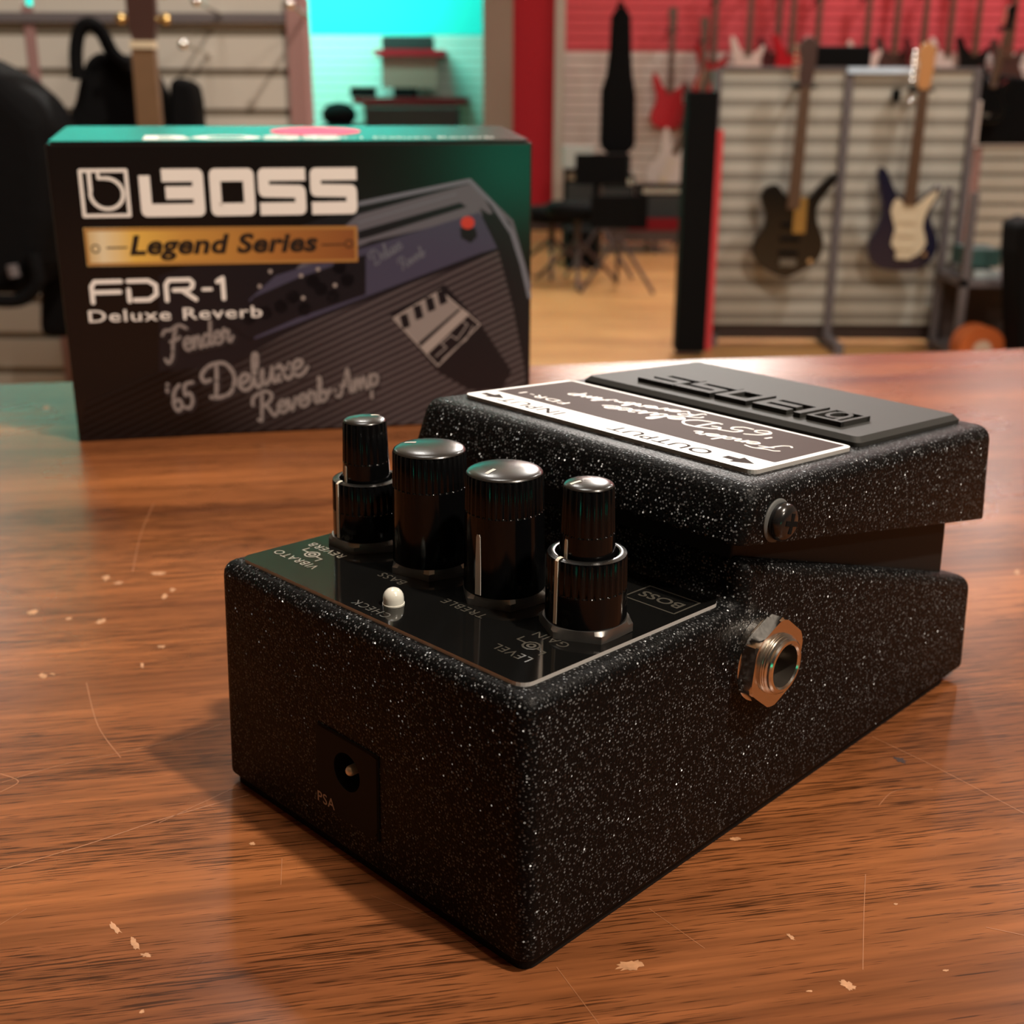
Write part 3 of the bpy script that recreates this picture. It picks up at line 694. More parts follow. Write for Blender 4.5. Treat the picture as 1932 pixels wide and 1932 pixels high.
art('knob_glints', 'fig_grey', [[(x+4*math.cos(t*PI/4), y+4*math.sin(t*PI/4)) for t in range(8)] for x, y in ((490, 540), (568, 520), (572, 562), (632, 538), (510, 512), (600, 508))], .14)
art('panel_script', 'script_grey', [], .14, [])
m = MB()
p0 = bf(708, 500); script(m, 'Deluxe', FR, p0[0], p0[1], 2.3, math.radians(30), .40, .14, 1.0)
p0 = bf(760, 508); script(m, 'Reverb', FR, p0[0], p0[1], 1.9, math.radians(30), .34, .14, 1.0)
m.build('panel_script', M['amp_edge'], AMP, MM)
art('pilot_light', 'red_print', [[(882+13*math.cos(t*PI/8), 420+12*math.sin(t*PI/8)) for t in range(16)]], .14)
art('pilot_light_base', 'amp_dark', [[(868, 430), (897, 430), (900, 446), (888, 458), (870, 448)]], .13)
# little pedal in the picture
art('printed_pedal_body', 'amp_dark', [[(735, 592), (838, 536), (905, 608), (965, 700), (945, 735), (885, 735), (825, 700)]], .14)
art('printed_pedal_deck', 'script_grey', [[(742, 600), (832, 548), (868, 580), (788, 648)]], .15)
art('printed_pedal_plate', 'fig_grey', [[(792, 655), (872, 582), (886, 592), (806, 668)]], .16, [([(742, 600), (830, 548), (905, 612), (826, 690), (742, 600)], .5)])
art('printed_pedal_knobs', 'amp_dark', [[(x-8, y-12), (x+6, y-16), (x+12, y+8), (x-2, y+14)] for x, y in ((762, 607), (787, 590), (810, 575), (832, 562))], .18)
art('printed_pedal_script', 'script_grey', [], .17, [([(822, 672), (842, 655), (832, 648), (850, 632), (862, 640), (882, 612), (872, 606)], .45), ([(835, 678), (860, 655), (880, 640), (892, 615)], .4)])
# lettering on the front
lt = MB()
u0, v0 = 28.0, 75.8; hh = 15.3; S, X = logo_strokes()
XS = 1.2; kx2 = (99.2-28.0)/(X-.12-XS)/hh
BFR = lambda u, v, w: FR(u0+(u-XS)*kx2*hh, v0+v*hh, w)
for pts, wd, cl in S: lt.ribbon(pts, wd*hh if 0 else wd, BFR, .22, closed=cl, cap='butt')
LFR = lambda u, v, w: FR(9.3+(u)*1.0, 75.8+v*1.0, w)
lt.ribbon([(.6, .6), (14.9, .6), (14.9, 14.9), (.6, 14.9)], 1.15, LFR, .22, closed=True)
lt.ribbon([(3.3, 14.6), (3.3, 8.5)], 1.25, LFR, .22)
cc = [(8.3+5.2*math.cos(math.radians(a_)), 7.6+4.9*math.sin(math.radians(a_))) for a_ in range(180, 181+270, 15)]
lt.ribbon(cc, 1.15, LFR, .22); lt.ribbon([(8.3, 12.5), (6.1, 12.5), (6.1, 14.6)], 1.0, LFR, .22)
lt.build('logo_lettering', M['box_white'], BOX, MM)
gb = MB(); gb.poly([(9.1, 60.1), (98.7, 59.5), (98.9, 71.8), (9.1, 72.6)], FR, .18); gbo = gb.build('gold_banner', M['gold'], BOX, MM); gbo['label'] = 'shiny gold banner strip'
gb = MB(); gb.ribbon([(9.7, 60.7), (98.2, 60.1), (98.3, 71.2), (9.7, 72.0)], .9, FR, .20, closed=True); gb.build('banner_border', M['gold_edge'], gbo, MM)
gb = MB()
gb.text('Legend Series', FR, 53.6, 66.3, 8.6, 1.22, shear=.22, bold=.34, w=.22, spacing=1.05)
gb.ribbon([(16, 66.0), (22.2, 66.0)], .5, FR, .22); gb.ribbon([(86.5, 65.6), (94, 65.6)], .45, FR, .22)
for x in (12.3, 95.8): gb.ribbon([(x+1.3*math.cos(t*PI/5), 65.8+1.3*math.sin(t*PI/5)) for t in range(10)], .4, FR, .22, closed=True)
gb.build('banner_lettering', M['banner_ink'], gbo, MM)
md = MB(); wd = 1.45
def st_(P, x, sx=1.0, w_=wd): md.ribbon([(x+a*sx, 47.8+b) for a, b in P], w_, FR, .22)
st_([(.7, .3), (.7, 5.6), (1.8, 7.1), (10.2, 7.1)], 9.0); st_([(.7, 3.6), (9.6, 3.6)], 9.0)
st_([(.9, .4), (.9, 4.2)], 20.6); st_([(0.9, 7.1), (7.4, 7.1), (9.8, 5.6), (9.8, 2.4), (7.4, .7), (2.6, .7)], 20.6)
st_([(.7, .3), (.7, 5.6), (1.8, 7.1), (8.6, 7.1), (9.6, 6.0), (9.3, 4.6), (8.0, 3.7), (3.2, 3.7)], 33.0); st_([(6.2, 3.4), (10.2, .4)], 33.0)
st_([(.2, 3.7), (2.9, 3.7)], 45.6, w_=1.1); st_([(.2, 6.2), (2.0, 7.3), (2.0, .4)], 50.5, w_=1.5)
md.text('Deluxe Reverb', FR, 36.2, 43.2, 5.7, 1.52, bold=.04, w=.22, spacing=1.10)
md.build('model_lettering', M['box_white'], BOX, MM)
for key, w, dw, off in (('script_shadow', .215, 1.1, (.35, -.45)), ('script_grey', .23, 0, (0, 0))):
    m = MB()
    p0 = bf(318, 668); script(m, 'Fender', FR, p0[0]+off[0], p0[1]+off[1], 4.3, math.radians(10), 1.05+dw, w, 1.0)
    p0 = bf(322, 778); script(m, "'65", FR, p0[0]+off[0], p0[1]+off[1], 4.6, math.radians(12), 1.15+dw, w, .95)
    p0 = bf(403, 752); script(m, 'Deluxe', FR, p0[0]+off[0], p0[1]+off[1], 5.6, math.radians(13), 1.35+dw, w, 1.22)
    p0 = bf(492, 790); script(m, 'Reverb-Amp', FR, p0[0]+off[0], p0[1]+off[1], 4.3, math.radians(14), 1.15+dw, w, 1.2)
    m.build('script_outline' if dw else 'script_lettering', M[key], BOX, MM)

# ------------------------------------------------------------------ table
TROT = math.radians(10.52)
TAB = thing('counter_table', 'red-brown varnished wooden table top with scratches, under the pedal and the box', 'table', (.0058, .4025, 0), TROT)
t = MB(); t.prism(rrect(-1.15, -1.0, 1.15, 0, .03), lambda u, v, w: (u, v, w), TABLE_Z-.045, TABLE_Z)
t.build('table_top', M['table'], TAB, bevel=.004)
for x in (-1.05, 1.05):
    for y in (-.92, -.08):
        l = MB(); l.box((x-.035, y-.035, 0), (x+.035, y+.035, TABLE_Z-.04)); l.build('leg', M['table'], TAB)
l = MB()
for y in (-.92, -.08): l.box((-1.02, y-.012, TABLE_Z-.14), (1.02, y+.012, TABLE_Z-.042))
l.build('apron', M['table'], TAB)
ti = Matrix.Rotation(-TROT, 4, 'Z')
def tl(px, py):
    P = on_table(px, py); q = ti @ Vector((P.x-.0058, P.y-.4025, 0)); return (q.x, q.y)
TFR = lambda u, v, w: (u, v, TABLE_Z+w)
sm = MB()
def blob(px, py, a_, b_, ang=0.0, dst=None, jag=.35, w=.00004):
    pts = []
    for k in range(26):
        t_ = 2*PI*k/26; rr = 1-1.5*jag*random.random()
        u, v = a_*rr*math.cos(t_), b_*rr*math.sin(t_)
        pts.append(tl(px+u*math.cos(ang)-v*math.sin(ang), py+u*math.sin(ang)+v*math.cos(ang)))
    m_ = MB(); m_.poly(pts, TFR, w); m_.build('dent' if dst else 'scuff_mark', M['dent'] if dst else M['scuff'], TAB)
for px, py, a_, b_, an in ((1190, 1822, 42, 16, -.15), (1600, 1860, 26, 11, .45), (218, 1752, 22, 9, .8), (255, 1782, 20, 9, 1.1), (276, 1802, 16, 6, .1), (1388, 1583, 16, 6, .15), (1492, 1768, 16, 5, .7),
    (268, 1909, 9, 5, -.7), (62, 1155, 20, 6, -.15), (190, 1173, 20, 6, -.25), (130, 1168, 11, 4, -.2), (224, 1100, 16, 4, -.1), (300, 1082, 20, 5, 0), (310, 1126, 10, 7, -.4), (325, 1113, 9, 5, 0), (80, 1275, 12, 8, 0), (100, 1272, 8, 3, .3),
    (268, 1256, 5, 8, 0), (1919, 1080, 9, 8, 0), (1785, 1831, 10, 3, 0), (1527, 1870, 10, 3, 0), (1690, 1706, 6, 3, 0), (476, 1592, 8, 5, 0), (200, 1090, 12, 8, -.3), (305, 1220, 12, 4, 0), (88, 769, 9, 7, 0)):
    blob(px, py, a_*.8, b_*.8, an)

sc2 = MB()
def scr(L, wd):
    m_ = MB(); P = [Vector(tl(*p)) for p in smooth_pts(L, 5)]; vs = []
    for i, a in enumerate(P):
        d = (P[min(i+1, len(P)-1)]-P[max(i-1, 0)]).normalized(); q = Vector((-d.y, d.x))*wd*.55*MM/2; vs += [TFR(*(a-q), .00005), TFR(*(a+q), .00005)]
    m_.add(vs, [(2*i, 2*i+1, 2*i+3, 2*i+2) for i in range(len(P)-1)]); m_.build('scratch', M['scratch'], TAB)
for L, wd in (([(0, 1642), (160, 1595), (300, 1548), (420, 1513), (470, 1500)], .30), ([(0, 1478), (110, 1445), (240, 1418), (330, 1395), (420, 1366)], .22), ([(163, 1288), (185, 1370), (228, 1430)], .25), ([(0, 1495), (35, 1475), (0, 1460)], .3),
    ([(1645, 1390), (1770, 1450), (1932, 1535)], .22), ([(300, 1553), (360, 1525), (460, 1478)], .2), ([(1658, 1520), (1690, 1492), (1760, 1490)], .18), ([(1628, 1830), (1630, 1720), (1633, 1650)], .2), ([(530, 1670), (532, 1620)], .15), ([(700, 1690), (820, 1735), (900, 1790)], .1),
    ([(290, 950), (265, 1010), (250, 1080)], .3), ([(250, 975), (450, 960), (620, 940)], .25), ([(1225, 1715), (1330, 1790)], .15), ([(1050, 1825), (1130, 1932)], .15), ([(0, 1745), (50, 1715)], .1), ([(1860, 1750), (1932, 1765)], .2)):
    scr(L, wd)

blob(1699, 1434, 15, 6, .4, True)

# ------------------------------------------------------------------ room
CEIL = 4.1; XL, XR, YB, YF, YR = -6.5, 7.5, -4.2, 11.9, 10.45
f = MB(); f.box((XL, YB, -.1), (XR, YF, 0)); struct(f.build('floor', M['floor']))
f = MB(); f.box((XL, YB, CEIL), (XR, YF, CEIL+.1)); struct(f.build('ceiling', M['ceil']))
f = MB(); f.box((XL-.1, YB, 0), (XL, YF, CEIL)); struct(f.build('wall_left', M['wall_dim']))
f = MB(); f.box((XR, YB, 0), (XR+.1, YF, CEIL)); struct(f.build('wall_right', M['wall_dim']))
f = MB(); f.box((XL-.1, YB-.1, 0), (XR+.1, YB, CEIL)); struct(f.build('wall_rear', M['wall_dark']))
def slats(mb, x0, x1, z0, z1, y, pitch=.0762, gap=.012, depth=.012, thick=.02, frm=None, mis=(0, 1)):
    "slatwall: boards in front of a grooved backing"
    fr = frm or (lambda u, v, w: (u, v, w))
    def bx(a, b, mi):
        x0_, y0_, z0__ = a; x1_, y1_, z1_ = b
        vs = [fr(*p) for p in ((x0_,y0_,z0__),(x1_,y0_,z0__),(x1_,y1_,z0__),(x0_,y1_,z0__),(x0_,y0_,z1_),(x1_,y0_,z1_),(x1_,y1_,z1_),(x0_,y1_,z1_))]
        mb.add(vs, [(0,3,2,1),(4,5,6,7),(0,1,5,4),(1,2,6,5),(2,3,7,6),(3,0,4,7)], mi)
    bx((x0, y+depth, z0), (x1, y+depth+thick, z1), mis[1])
    z = z1
    while z > z0+.01:
        zb = max(z0, z-pitch+gap); bx((x0, y, zb), (x1, y+depth, z), mis[0]); z -= pitch
xs = at(912, 200, YF).x
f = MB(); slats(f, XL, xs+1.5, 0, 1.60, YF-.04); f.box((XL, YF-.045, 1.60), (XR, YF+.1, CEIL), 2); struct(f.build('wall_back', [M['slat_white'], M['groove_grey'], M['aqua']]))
xw = at(1061, 200, YR).x
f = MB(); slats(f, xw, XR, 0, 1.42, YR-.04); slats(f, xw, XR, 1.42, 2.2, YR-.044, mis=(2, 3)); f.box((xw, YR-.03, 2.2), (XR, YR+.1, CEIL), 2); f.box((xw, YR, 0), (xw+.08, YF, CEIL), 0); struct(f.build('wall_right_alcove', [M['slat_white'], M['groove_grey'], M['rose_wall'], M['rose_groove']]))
# brown-grey post, red column and its white corner strip
YP = 11.5
def column(name, px0, px1, Y, z0, z1, m, dy=.2, label=None, cat='column'):
    a0 = at(px0, 300, Y).x; a1 = at(px1, 300, Y).x
    f = MB(); f.box((a0, Y, z0), (a1, Y+dy, z1)); o = f.build(name, m)
    return o
struct(column('trim_3', 912, 967, 9.9, 0, CEIL, M['post_brown']))
YP = 10.35; zp = at(1000, 396, YP).z
struct(column('wall_red_pier', 967, 1046, YP, zp, CEIL, M['red'], .3))
struct(column('trim_4', 1044, 1063, YP-.05, zp-.07, CEIL, M['slat_grey'], .1))
struct(column('baseboard_back', 960, 1062, YP-.04, 0, zp-.07, M['dark_trim'], .3))
struct(column('trim_5', 967, 1046, YP-.03, zp-.07, zp, M['slat_grey'], .1))
f = MB(); f.box((xw, YR-.07, 0), (XR, YR-.03, .14)); struct(f.build('baseboard_right', M['dark_trim']))

# ------------------------------------------------------------------ guitars
OUT = [(0,0),(.07,.004),(.125,.035),(.158,.095),(.152,.155),(.122,.21),(.108,.25),(.116,.295),(.134,.34),(.142,.375),(.128,.392),(.10,.368),(.072,.338),(.045,.325),(-.03,.335),(-.055,.345),(-.082,.385),(-.105,.43),(-.13,.462),(-.152,.458),(-.155,.41),(-.138,.345),(-.118,.275),(-.122,.22),(-.152,.155),(-.165,.095),(-.138,.035),(-.075,.004)]
PG = [(.0,.06),(.06,.07),(.10,.13),(.075,.20),(.085,.27),(.12,.34),(.12,.37),(.06,.325),(.03,.30),(-.03,.31),(-.06,.33),(-.08,.27),(-.05,.19),(-.06,.12)]
HEAD = [(-.022,.80),(.022,.80),(.03,.83),(.035,.90),(.033,.975),(.0,1.0),(-.03,.985),(-.045,.95),(-.03,.90),(-.032,.84)]
OUT2 = [(0,0),(.06,.03),(.13,.075),(.152,.13),(.147,.18),(.118,.24),(.108,.30),(.125,.345),(.165,.40),(.19,.438),(.178,.455),(.15,.448),(.10,.39),(.06,.345),(.03,.335),(-.04,.36),(-.075,.40),(-.12,.388),(-.142,.355),(-.135,.32),(-.112,.27),(-.117,.22),(-.148,.17),(-.158,.11),(-.12,.055),(-.05,.015)]
def guitar(loc, body, pickguard, neckm, headm, label, group=None, flip=1, tilt=0.0, scale=1.0, name='electric_guitar', detail=True, wall=None, outline=None):
    g = thing(name, label, 'guitar', loc, 0, group); g.rotation_euler = (0, tilt, 0)
    fr = lambda u, v, w: (u*flip*scale, -w*scale, v*scale)
    m = MB(); m.prism(smooth_pts((outline or OUT)+[(outline or OUT)[0]], 2)[:-1], fr, 0, .042); m.build('body', body, g, bevel=.006*scale)
    m = MB(); m.prism([(-.027, .30), (.027, .30), (.021, .80), (-.021, .80)], fr, .038, .058); m.build('neck', neckm, g)
    m = MB(); m.prism(HEAD, fr, .034, .05)
    ho = m.build('headstock', headm, g, bevel=.002)
    if pickguard: m = MB(); m.prism(smooth_pts(PG+[PG[0]], 2)[:-1], fr, .042, .046); m.build('pickguard', pickguard, g)
    if wall:
        m = MB(); m.tube((0, 0, .80*scale), (0, wall, .80*scale), .012, n=8); m.tube((-.05*scale, -.03, .80*scale), (.05*scale, -.03, .80*scale), .008, n=8); m.tube((0, -.03, .8*scale), (0, 0, .8*scale), .01, n=8); m.build('wall_hanger', M['black_bg'], g)
    if detail:
        for zc in (.11, .17, .23):
            m = MB(); m.box((-.042*scale, -.052*scale, (zc-.009)*scale), (.042*scale, -.043*scale, (zc+.009)*scale)); m.build('pickup', M['cream'] if pickguard else M['black_bg'], g)
        m = MB(); m.box((-.035*scale, -.056*scale, .055*scale), (.035*scale, -.043*scale, .085*scale)); m.build('bridge', M['cream'] if pickguard else M['nut_dark'], g)
        for k in range(1, 2): m = MB(); m.tube(fr(.075+.02*k, .12-.04*k, .042), fr(.075+.02*k, .12-.04*k, .062), .011*scale, n=14); m.build('control_knob', M['metal_bg'], g)
        for k in range(6):
            m = MB(); zz = .838+.024*k; m.tube(fr(-.03, zz, .042), fr(-.052, zz, .042), .004*scale, n=8); m.ball(fr(-.055, zz, .042), .008*scale, 8, 6); m.build('tuning_peg', M['metal_bg'], ho)
    return g

# left slatwall stand, about 2.6 m away
Y1 = 2.45
def zat(py, Y, px=966): return at(px, py, Y).z
x_e = at(560, 150, Y1).x; xm0, xm1 = at(52, 100, Y1).x, at(72, 100, Y1).x
ZT = zat(12, Y1, 300)
D = thing('slatwall_display', 'tall beige slatwall stand behind the box, hung with black bags', 'display stand', (at(300, 300, Y1).x, Y1, 0))
dx = D.location.x
off = ZT-.055
for nm, xa, xb in (('slat_panel', x_e-.012-dx, xm1-dx), ('slat_panel', xm0-dx, -2.6-dx)):
    m = MB(); slats(m, min(xa, xb), max(xa, xb), .12, zat(63, Y1, 300)+.071, 0, pitch=.0762, gap=.016, depth=.005)
    m.build(nm, [M['slat'], M['groove']], D)
m = MB(); m.box((xm0-dx, -.004, 0), (xm1-dx, .05, ZT)); m.build('centre_post', M['post_rose'], D)
m = MB(); m.box((x_e-dx-.012, -.02, 0), (x_e-dx+.022, .06, ZT+.02)); m.build('end_post', M['post_rose'], D)
m = MB(); m.box((-2.6-dx, -.012, ZT-.03), (x_e-dx, .05, ZT-.012)); m.build('top_rail', M['post_grey'], D)
m = MB(); m.box((-2.6-dx, -.25, 0), (x_e-dx, .35, .10)); m.build('base', M['dark_trim'], D)
def hook(px, py, Y, Yw, label):
    p = at(px, py, Y)
    m = MB(); m.tube((p.x, Yw, p.z-.01), (p.x, p.y, p.z), .0035, n=8, mi=0); m.ball(tuple(p), .009, 12, 8); 
    o = m.build('display_hook', M['metal_bg'], smooth=50); tag(o, label, 'hook')
hook(345, 84, 2.25, Y1, 'chrome display hook with a bright tip right of the guitar headstock')
hook(370, 3, 2.25, Y1, 'chrome display hook at the top edge above the beige slatwall')
hook(546, 8, 2.25, Y1, 'chrome display hook beside the rose-grey end post of the beige slatwall')
# bags hanging there (outlines in photo positions at their own depth)
def bag(name, outline, Y, th, m, label, cat='bag', bev=.02, extra=()):
    P = [at(px, py, Y) for px, py in outline]; cx = sum(p.x for p in P)/len(P); zb = min(p.z for p in P)
    g = thing(name, label, cat, (cx, Y, zb))
    mb = MB(); mb.prism([(p.x-cx, p.z-zb) for p in P], lambda u, v, w: (u, w, v), 0, th); mb.build('bag_body', m, g, bevel=bev, seg=4)
    for nm, pts, r, mm_ in extra:
        q = MB(); Q = [at(px, py, Y-.01) for px, py in smooth_pts(pts, 3)]
        q.path([(p.x-cx, p.y-Y, p.z-zb) for p in Q], r, mi=0); q.build(nm, mm_, g)
    return g
bag('gig_bag', [(70, 330), (112, 245), (136, 190), (146, 140), (158, 106), (180, 98), (208, 100), (230, 112), (262, 138), (282, 175), (286, 330), (286, 640), (70, 640)], 2.2, .16, M['cloth'],
    'black nylon gig bag with a looped strap, between the slatwall and the box', bev=.03, extra=[('strap', [(146, 150), (143, 100), (150, 58), (170, 45), (192, 62), (212, 100), (240, 125)], .013, M['cloth'])])
bag('gig_bag', [(-160, 90), (-60, 110), (0, 140), (45, 178), (85, 220), (100, 300), (100, 420), (85, 500), (55, 545), (20, 560), (-160, 560)], 1.98, .18, M['cloth'],
    'big black bag at the left edge of the photo, slanting down past the box', bev=.04, extra=[('strap', [(60, 480), (72, 530), (50, 560), (20, 568), (-20, 566)], .012, M['cloth']), ('buckle', [(22, 500), (28, 522)], .010, M['post_grey'])])
bag('accessory_bag', [(318, 150), (332, 147), (362, 158), (368, 190), (380, 330), (380, 560), (318, 560)], 2.28, .08, M['cloth'],
    'small black bag hanging right of the brown guitar neck', bev=.012)
# guitar with a gold-pegged headstock, standing in front of the slatwall
p = at(277, 165, 2.08); gx = p.x; zn = zat(84, 2.08, 289)
g = thing('acoustic_guitar', 'brown guitar neck with a dark headstock and gold tuning pegs, rising behind the box', 'guitar', (gx, 2.08, zn-.80)); g.rotation_euler = (0, math.radians(.3), 0)
fr = lambda u, v, w: (u, -w, v)
AC = [(0, 0), (.12, .01), (.185, .08), (.19, .15), (.15, .23), (.125, .28), (.14, .36), (.135, .42), (.09, .47), (0, .48), (-.09, .47), (-.135, .42), (-.14, .36), (-.125, .28), (-.15, .23), (-.19, .15), (-.185, .08), (-.12, .01)]
o_ = -.17
m = MB(); m.prism([(u, v+o_) for u, v in AC], fr, -.07, 0); m.build('body', M['g_brown'], g, bevel=.006)
m = MB(); m.prism([(-.024, .2), (.024, .2), (.019, .795), (-.019, .795)], fr, 0, .02); m.build('neck', M['neck_tan'], g)
m = MB(); m.box((-.020, -.024, .793), (.020, 0, .805)); m.build('nut', M['cream'], g)
m = MB(); m.prism([(-.018, .805), (.018, .805), (.024, .83), (.026, .94), (.02, .985), (0, .975), (-.02, .985), (-.026, .94), (-.024, .83)], fr, -.004, .012); hs = m.build('headstock', M['g_brown'], g)
for sx in (-1, 1):
    for k in range(3):
        m = MB(); zz = .84+.042*k; m.tube(fr(sx*.022, zz, .004), fr(sx*.036, zz, .004), .004, n=8); m.ball(fr(sx*.038, zz, .004), .009, 10, 6, sc=(1, .6, 1)); m.build('tuning_peg', M['gold_metal'], hs)
m = MB(); m.tube((0, .0, .33), (0, .0, .325), .05, n=24); 

# right slatwall gondola, about 5.4 m away
Y2 = 5.35
xl_, xc_, xr_ = at(1352, 300, Y2).x, at(1588, 300, Y2).x, at(1818, 300, Y2).x
zt_, zb_ = zat(132, Y2, 1590), zat(612, Y2, 1590)
D2 = thing('slatwall_display', 'warm grey double slatwall stand on feet with two electric guitars hung on it', 'display stand', (xc_, Y2, 0))
for xa, xb in ((xl_-xc_, -.017), (.017, xr_-xc_)):
    m = MB(); slats(m, xa, xb, max(.02, zb_), zt_, 0, pitch=.0762, gap=.032, depth=.003, thick=.03); m.build('slat_panel', [M['slat_grey'], M['groove_grey']], D2)
m = MB(); m.box((xl_-xc_, .03, .02), (xr_-xc_, .06, zb_)); m.build('base', M['dark_trim'], D2)  # dark board standing in for the shadow under the slat panels
for nm, xa, xb in (('centre_post', -.017, .017), ('end_post', xr_-xc_, xr_-xc_+.03), ('end_post', xl_-xc_-.03, xl_-xc_)):
    m = MB(); m.box((xa, -.02, 0), (xb, .06, zt_)); m.build(nm, M['post_grey'], D2)
m = MB(); m.box((xl_-xc_, -.015, zt_-.004), (xr_-xc_+.03, .08, zt_+.012)); m.build('top_rail', M['post_grey'], D2)
for xa in (xl_-xc_+.02, 0, xr_-xc_-.02):
    m = MB(); m.box((xa-.02, -(.24 if xa == 0 else .06), 0), (xa+.02, .40, .045)); m.build('foot', M['post_grey'], D2)
# black tall panel at its left end, added red strip stands in for the lit wall behind
def block(name, px0, px1, py0, py1, Y, dy, m, label, cat, bev=.004, z0=None, group=None):
    pm = (py0+py1)/2; a_ = at(px0, pm, Y); b_ = at(px1, pm, Y); a_.z = at(px0, py0, Y).z; b_.z = at(px1, py1, Y).z; cx = (a_.x+b_.x)/2; zb = b_.z if z0 is None else z0
    mb = MB(); mb.box((-(b_.x-a_.x)/2, 0, 0), ((b_.x-a_.x)/2, dy, a_.z-zb)); o = mb.build(name, m, bevel=bev, loc=(cx, Y, zb)); tag(o, label, cat, group); return o
a_ = at(1298, 172, 5.1); 
block('column_speaker', 1288, 1346, 172, 610, 5.05, .12, M['black_bg'], 'tall narrow black column left of the grey slatwall stand', 'speaker', z0=0.02)
f_ = [o for o in C.objects if o.name == 'column_speaker'][0]
block('red_banner', 1343, 1356, 245, 590, 5.2, .03, M['coral'], 'narrow red upright strip between the black column and the grey slatwall', 'banner', z0=0.0)  # added strip in place of the distant red-lit wall
# the two guitars
pb = at(1480, 524, 5.2); guitar((pb.x, 5.22, pb.z), M['g_black'], None, M['neck_wood'], M['g_brown'], 'black electric guitar hung on the left half of the grey slatwall', flip=1, tilt=math.radians(1.5), scale=.985, wall=.13, outline=OUT2)
pb = at(1697, 510, 5.2); guitar((pb.x, 5.22, pb.z), M['g_navy'], M['cream'], M['neck_wood'], M['maple'], 'midnight-blue electric guitar with cream pickguard on the right half of the grey slatwall', flip=1, tilt=math.radians(1.0), scale=.93, wall=.13)
m = MB(); q0 = at(1500, 372, 5.17); q1 = at(1518, 440, 5.17); m.box((q0.x, 5.165, q1.z), (q1.x, 5.17, q0.z))
o = m.build('scratch_plate', M['gold_metal'])
gb0 = [o2 for o2 in C.objects if o2.name == 'electric_guitar'][0]; o.parent = gb0; bpy.context.view_layer.update(); o.matrix_parent_inverse = gb0.matrix_world.inverted(); o['label'] = 'small golden scratch plate'
hook(1718, 191, 5.1, Y2, 'bright hanger tip at the nut of the midnight-blue guitar')
block('clip_on_tuner', 1686, 1700, 168, 192, 5.3, .03, M['black_bg'], 'small black gadget on the slatwall left of the maple headstock', 'gadget', .002)
# on top of the gondola
block('amplifier_head', 1540, 1645, 86, 125, Y2-.02, .18, M['black_bg'], 'black amplifier head on top of the grey slatwall stand', 'amplifier', .01, z0=zt_+.012)
block('header_strip', 1600, 1722, 127, 139, Y2-.035, .012, M['strip'], 'pale blue plastic strip along the top of the slatwall stand', 'sign', .001)
# right edge clutter
bag('guitar_case', [(1822, 262), (1852, 150), (1890, 140), (1960, 150), (1990, 273), (1822, 273)], 6.36, .25, M['cloth'], 'black guitar case bulk at the right edge above the pale panel', 'case', .02)
gt = guitar(tuple(at(1852, 232, 6.27)), M['g_black'], None, M['neck_wood'], M['g_black'], 'black guitar with pointed horns right of the grey slatwall stand', flip=1, tilt=math.radians(8), scale=.56, name='electric_guitar', detail=True, wall=.09)
block('display_card', 1826, 1849, 190, 270, 6.2, .02, M['g_white'], 'pinkish white upright card right of the grey slatwall stand', 'card')
D3 = thing('slatwall_display', 'pale slatwall panel at the right edge of the photo below the black case', 'display stand', (at(1900, 300, 6.4).x, 6.4, 0))
m = MB(); a0, a1 = at(1852, 275, 6.4).x-D3.location.x, at(2050, 275, 6.4).x-D3.location.x
slats(m, a0, a1, .1, zat(275, 6.4, 1890), 0, gap=.02); m.build('slat_panel', [M['slat_grey'], M['groove_grey']], D3)
m = MB(); m.box((a0-.04, -.02, 0), (a0, .05, zat(278, 6.4, 1890))); m.build('end_post', M['post_rose'], D3)
# shelf rack with a teal box and the orange drum
Y5 = 4.93
RK = thing('shelf_rack', 'low grey shelf rack in the lower right beside the slatwall stand', 'shelf', (at(1880, 600, Y5).x, Y5, 0))
rx = RK.location.x; xa, xb = at(1806, 600, Y5).x-rx, at(2010, 600, Y5).x-rx; zs = zat(528, Y5, 1860)
m = MB(); m.box((xa, 0, zs-.03), (xb, .33, zs)); m.build('shelf_board', M['post_grey'], RK)
m = MB(); m.box((xa, 0, .03), (xb, .33, .05)); m.build('shelf_board', M['post_grey'], RK)
for x_ in (xa, xb-.03):
    for y_ in (0, .30): m = MB(); m.box((x_, y_, 0), (x_+.03, y_+.03, zs+.35)); m.build('upright', M['post_grey'], RK)
m = MB(); m.box((xa, .32, .05), (xb, .33, zs-.03)); m.build('back_panel', M['dark_trim'], RK)
block('storage_box', 1826, 1888, 470, 512, Y5+.05, .2, M['teal'], 'dark teal box on the low grey shelf rack', 'box', .004, z0=zs+.045)
block('hard_case', 1838, 1886, 511, 530, Y5+.03, .25, M['pale'], 'pale grey-blue case lying under the teal box', 'box', .002, z0=zs)
pd = at(1854, 622, Y5-.14)
dr_ = thing('hand_drum', 'burnt orange drum with a worn pale centre under the low shelf rack', 'drum', (pd.x, Y5-.16, .0)); rr = .092
m = MB(); m.tube((0, 0, rr), (0, .12, rr), rr, n=40); m.build('shell', M['orange'], dr_, smooth=50)
m = MB(); m.tube((0, -.004, rr), (0, .0, rr), rr*.42, n=32); m.build('drum_head', M['head'], dr_)
m = MB(); m.tube((0, -.002, rr), (0, .012, rr), rr*1.04, n=40); m.build('hoop', M['orange'], dr_)
blk = bag('backpack', [(1922, 480), (1925, 425), (1960, 410), (1990, 520), (1990, 700), (1926, 700)], 4.6, .2, M['cloth'], 'dark rucksack at the right edge beside the shelf rack', 'bag', .02)

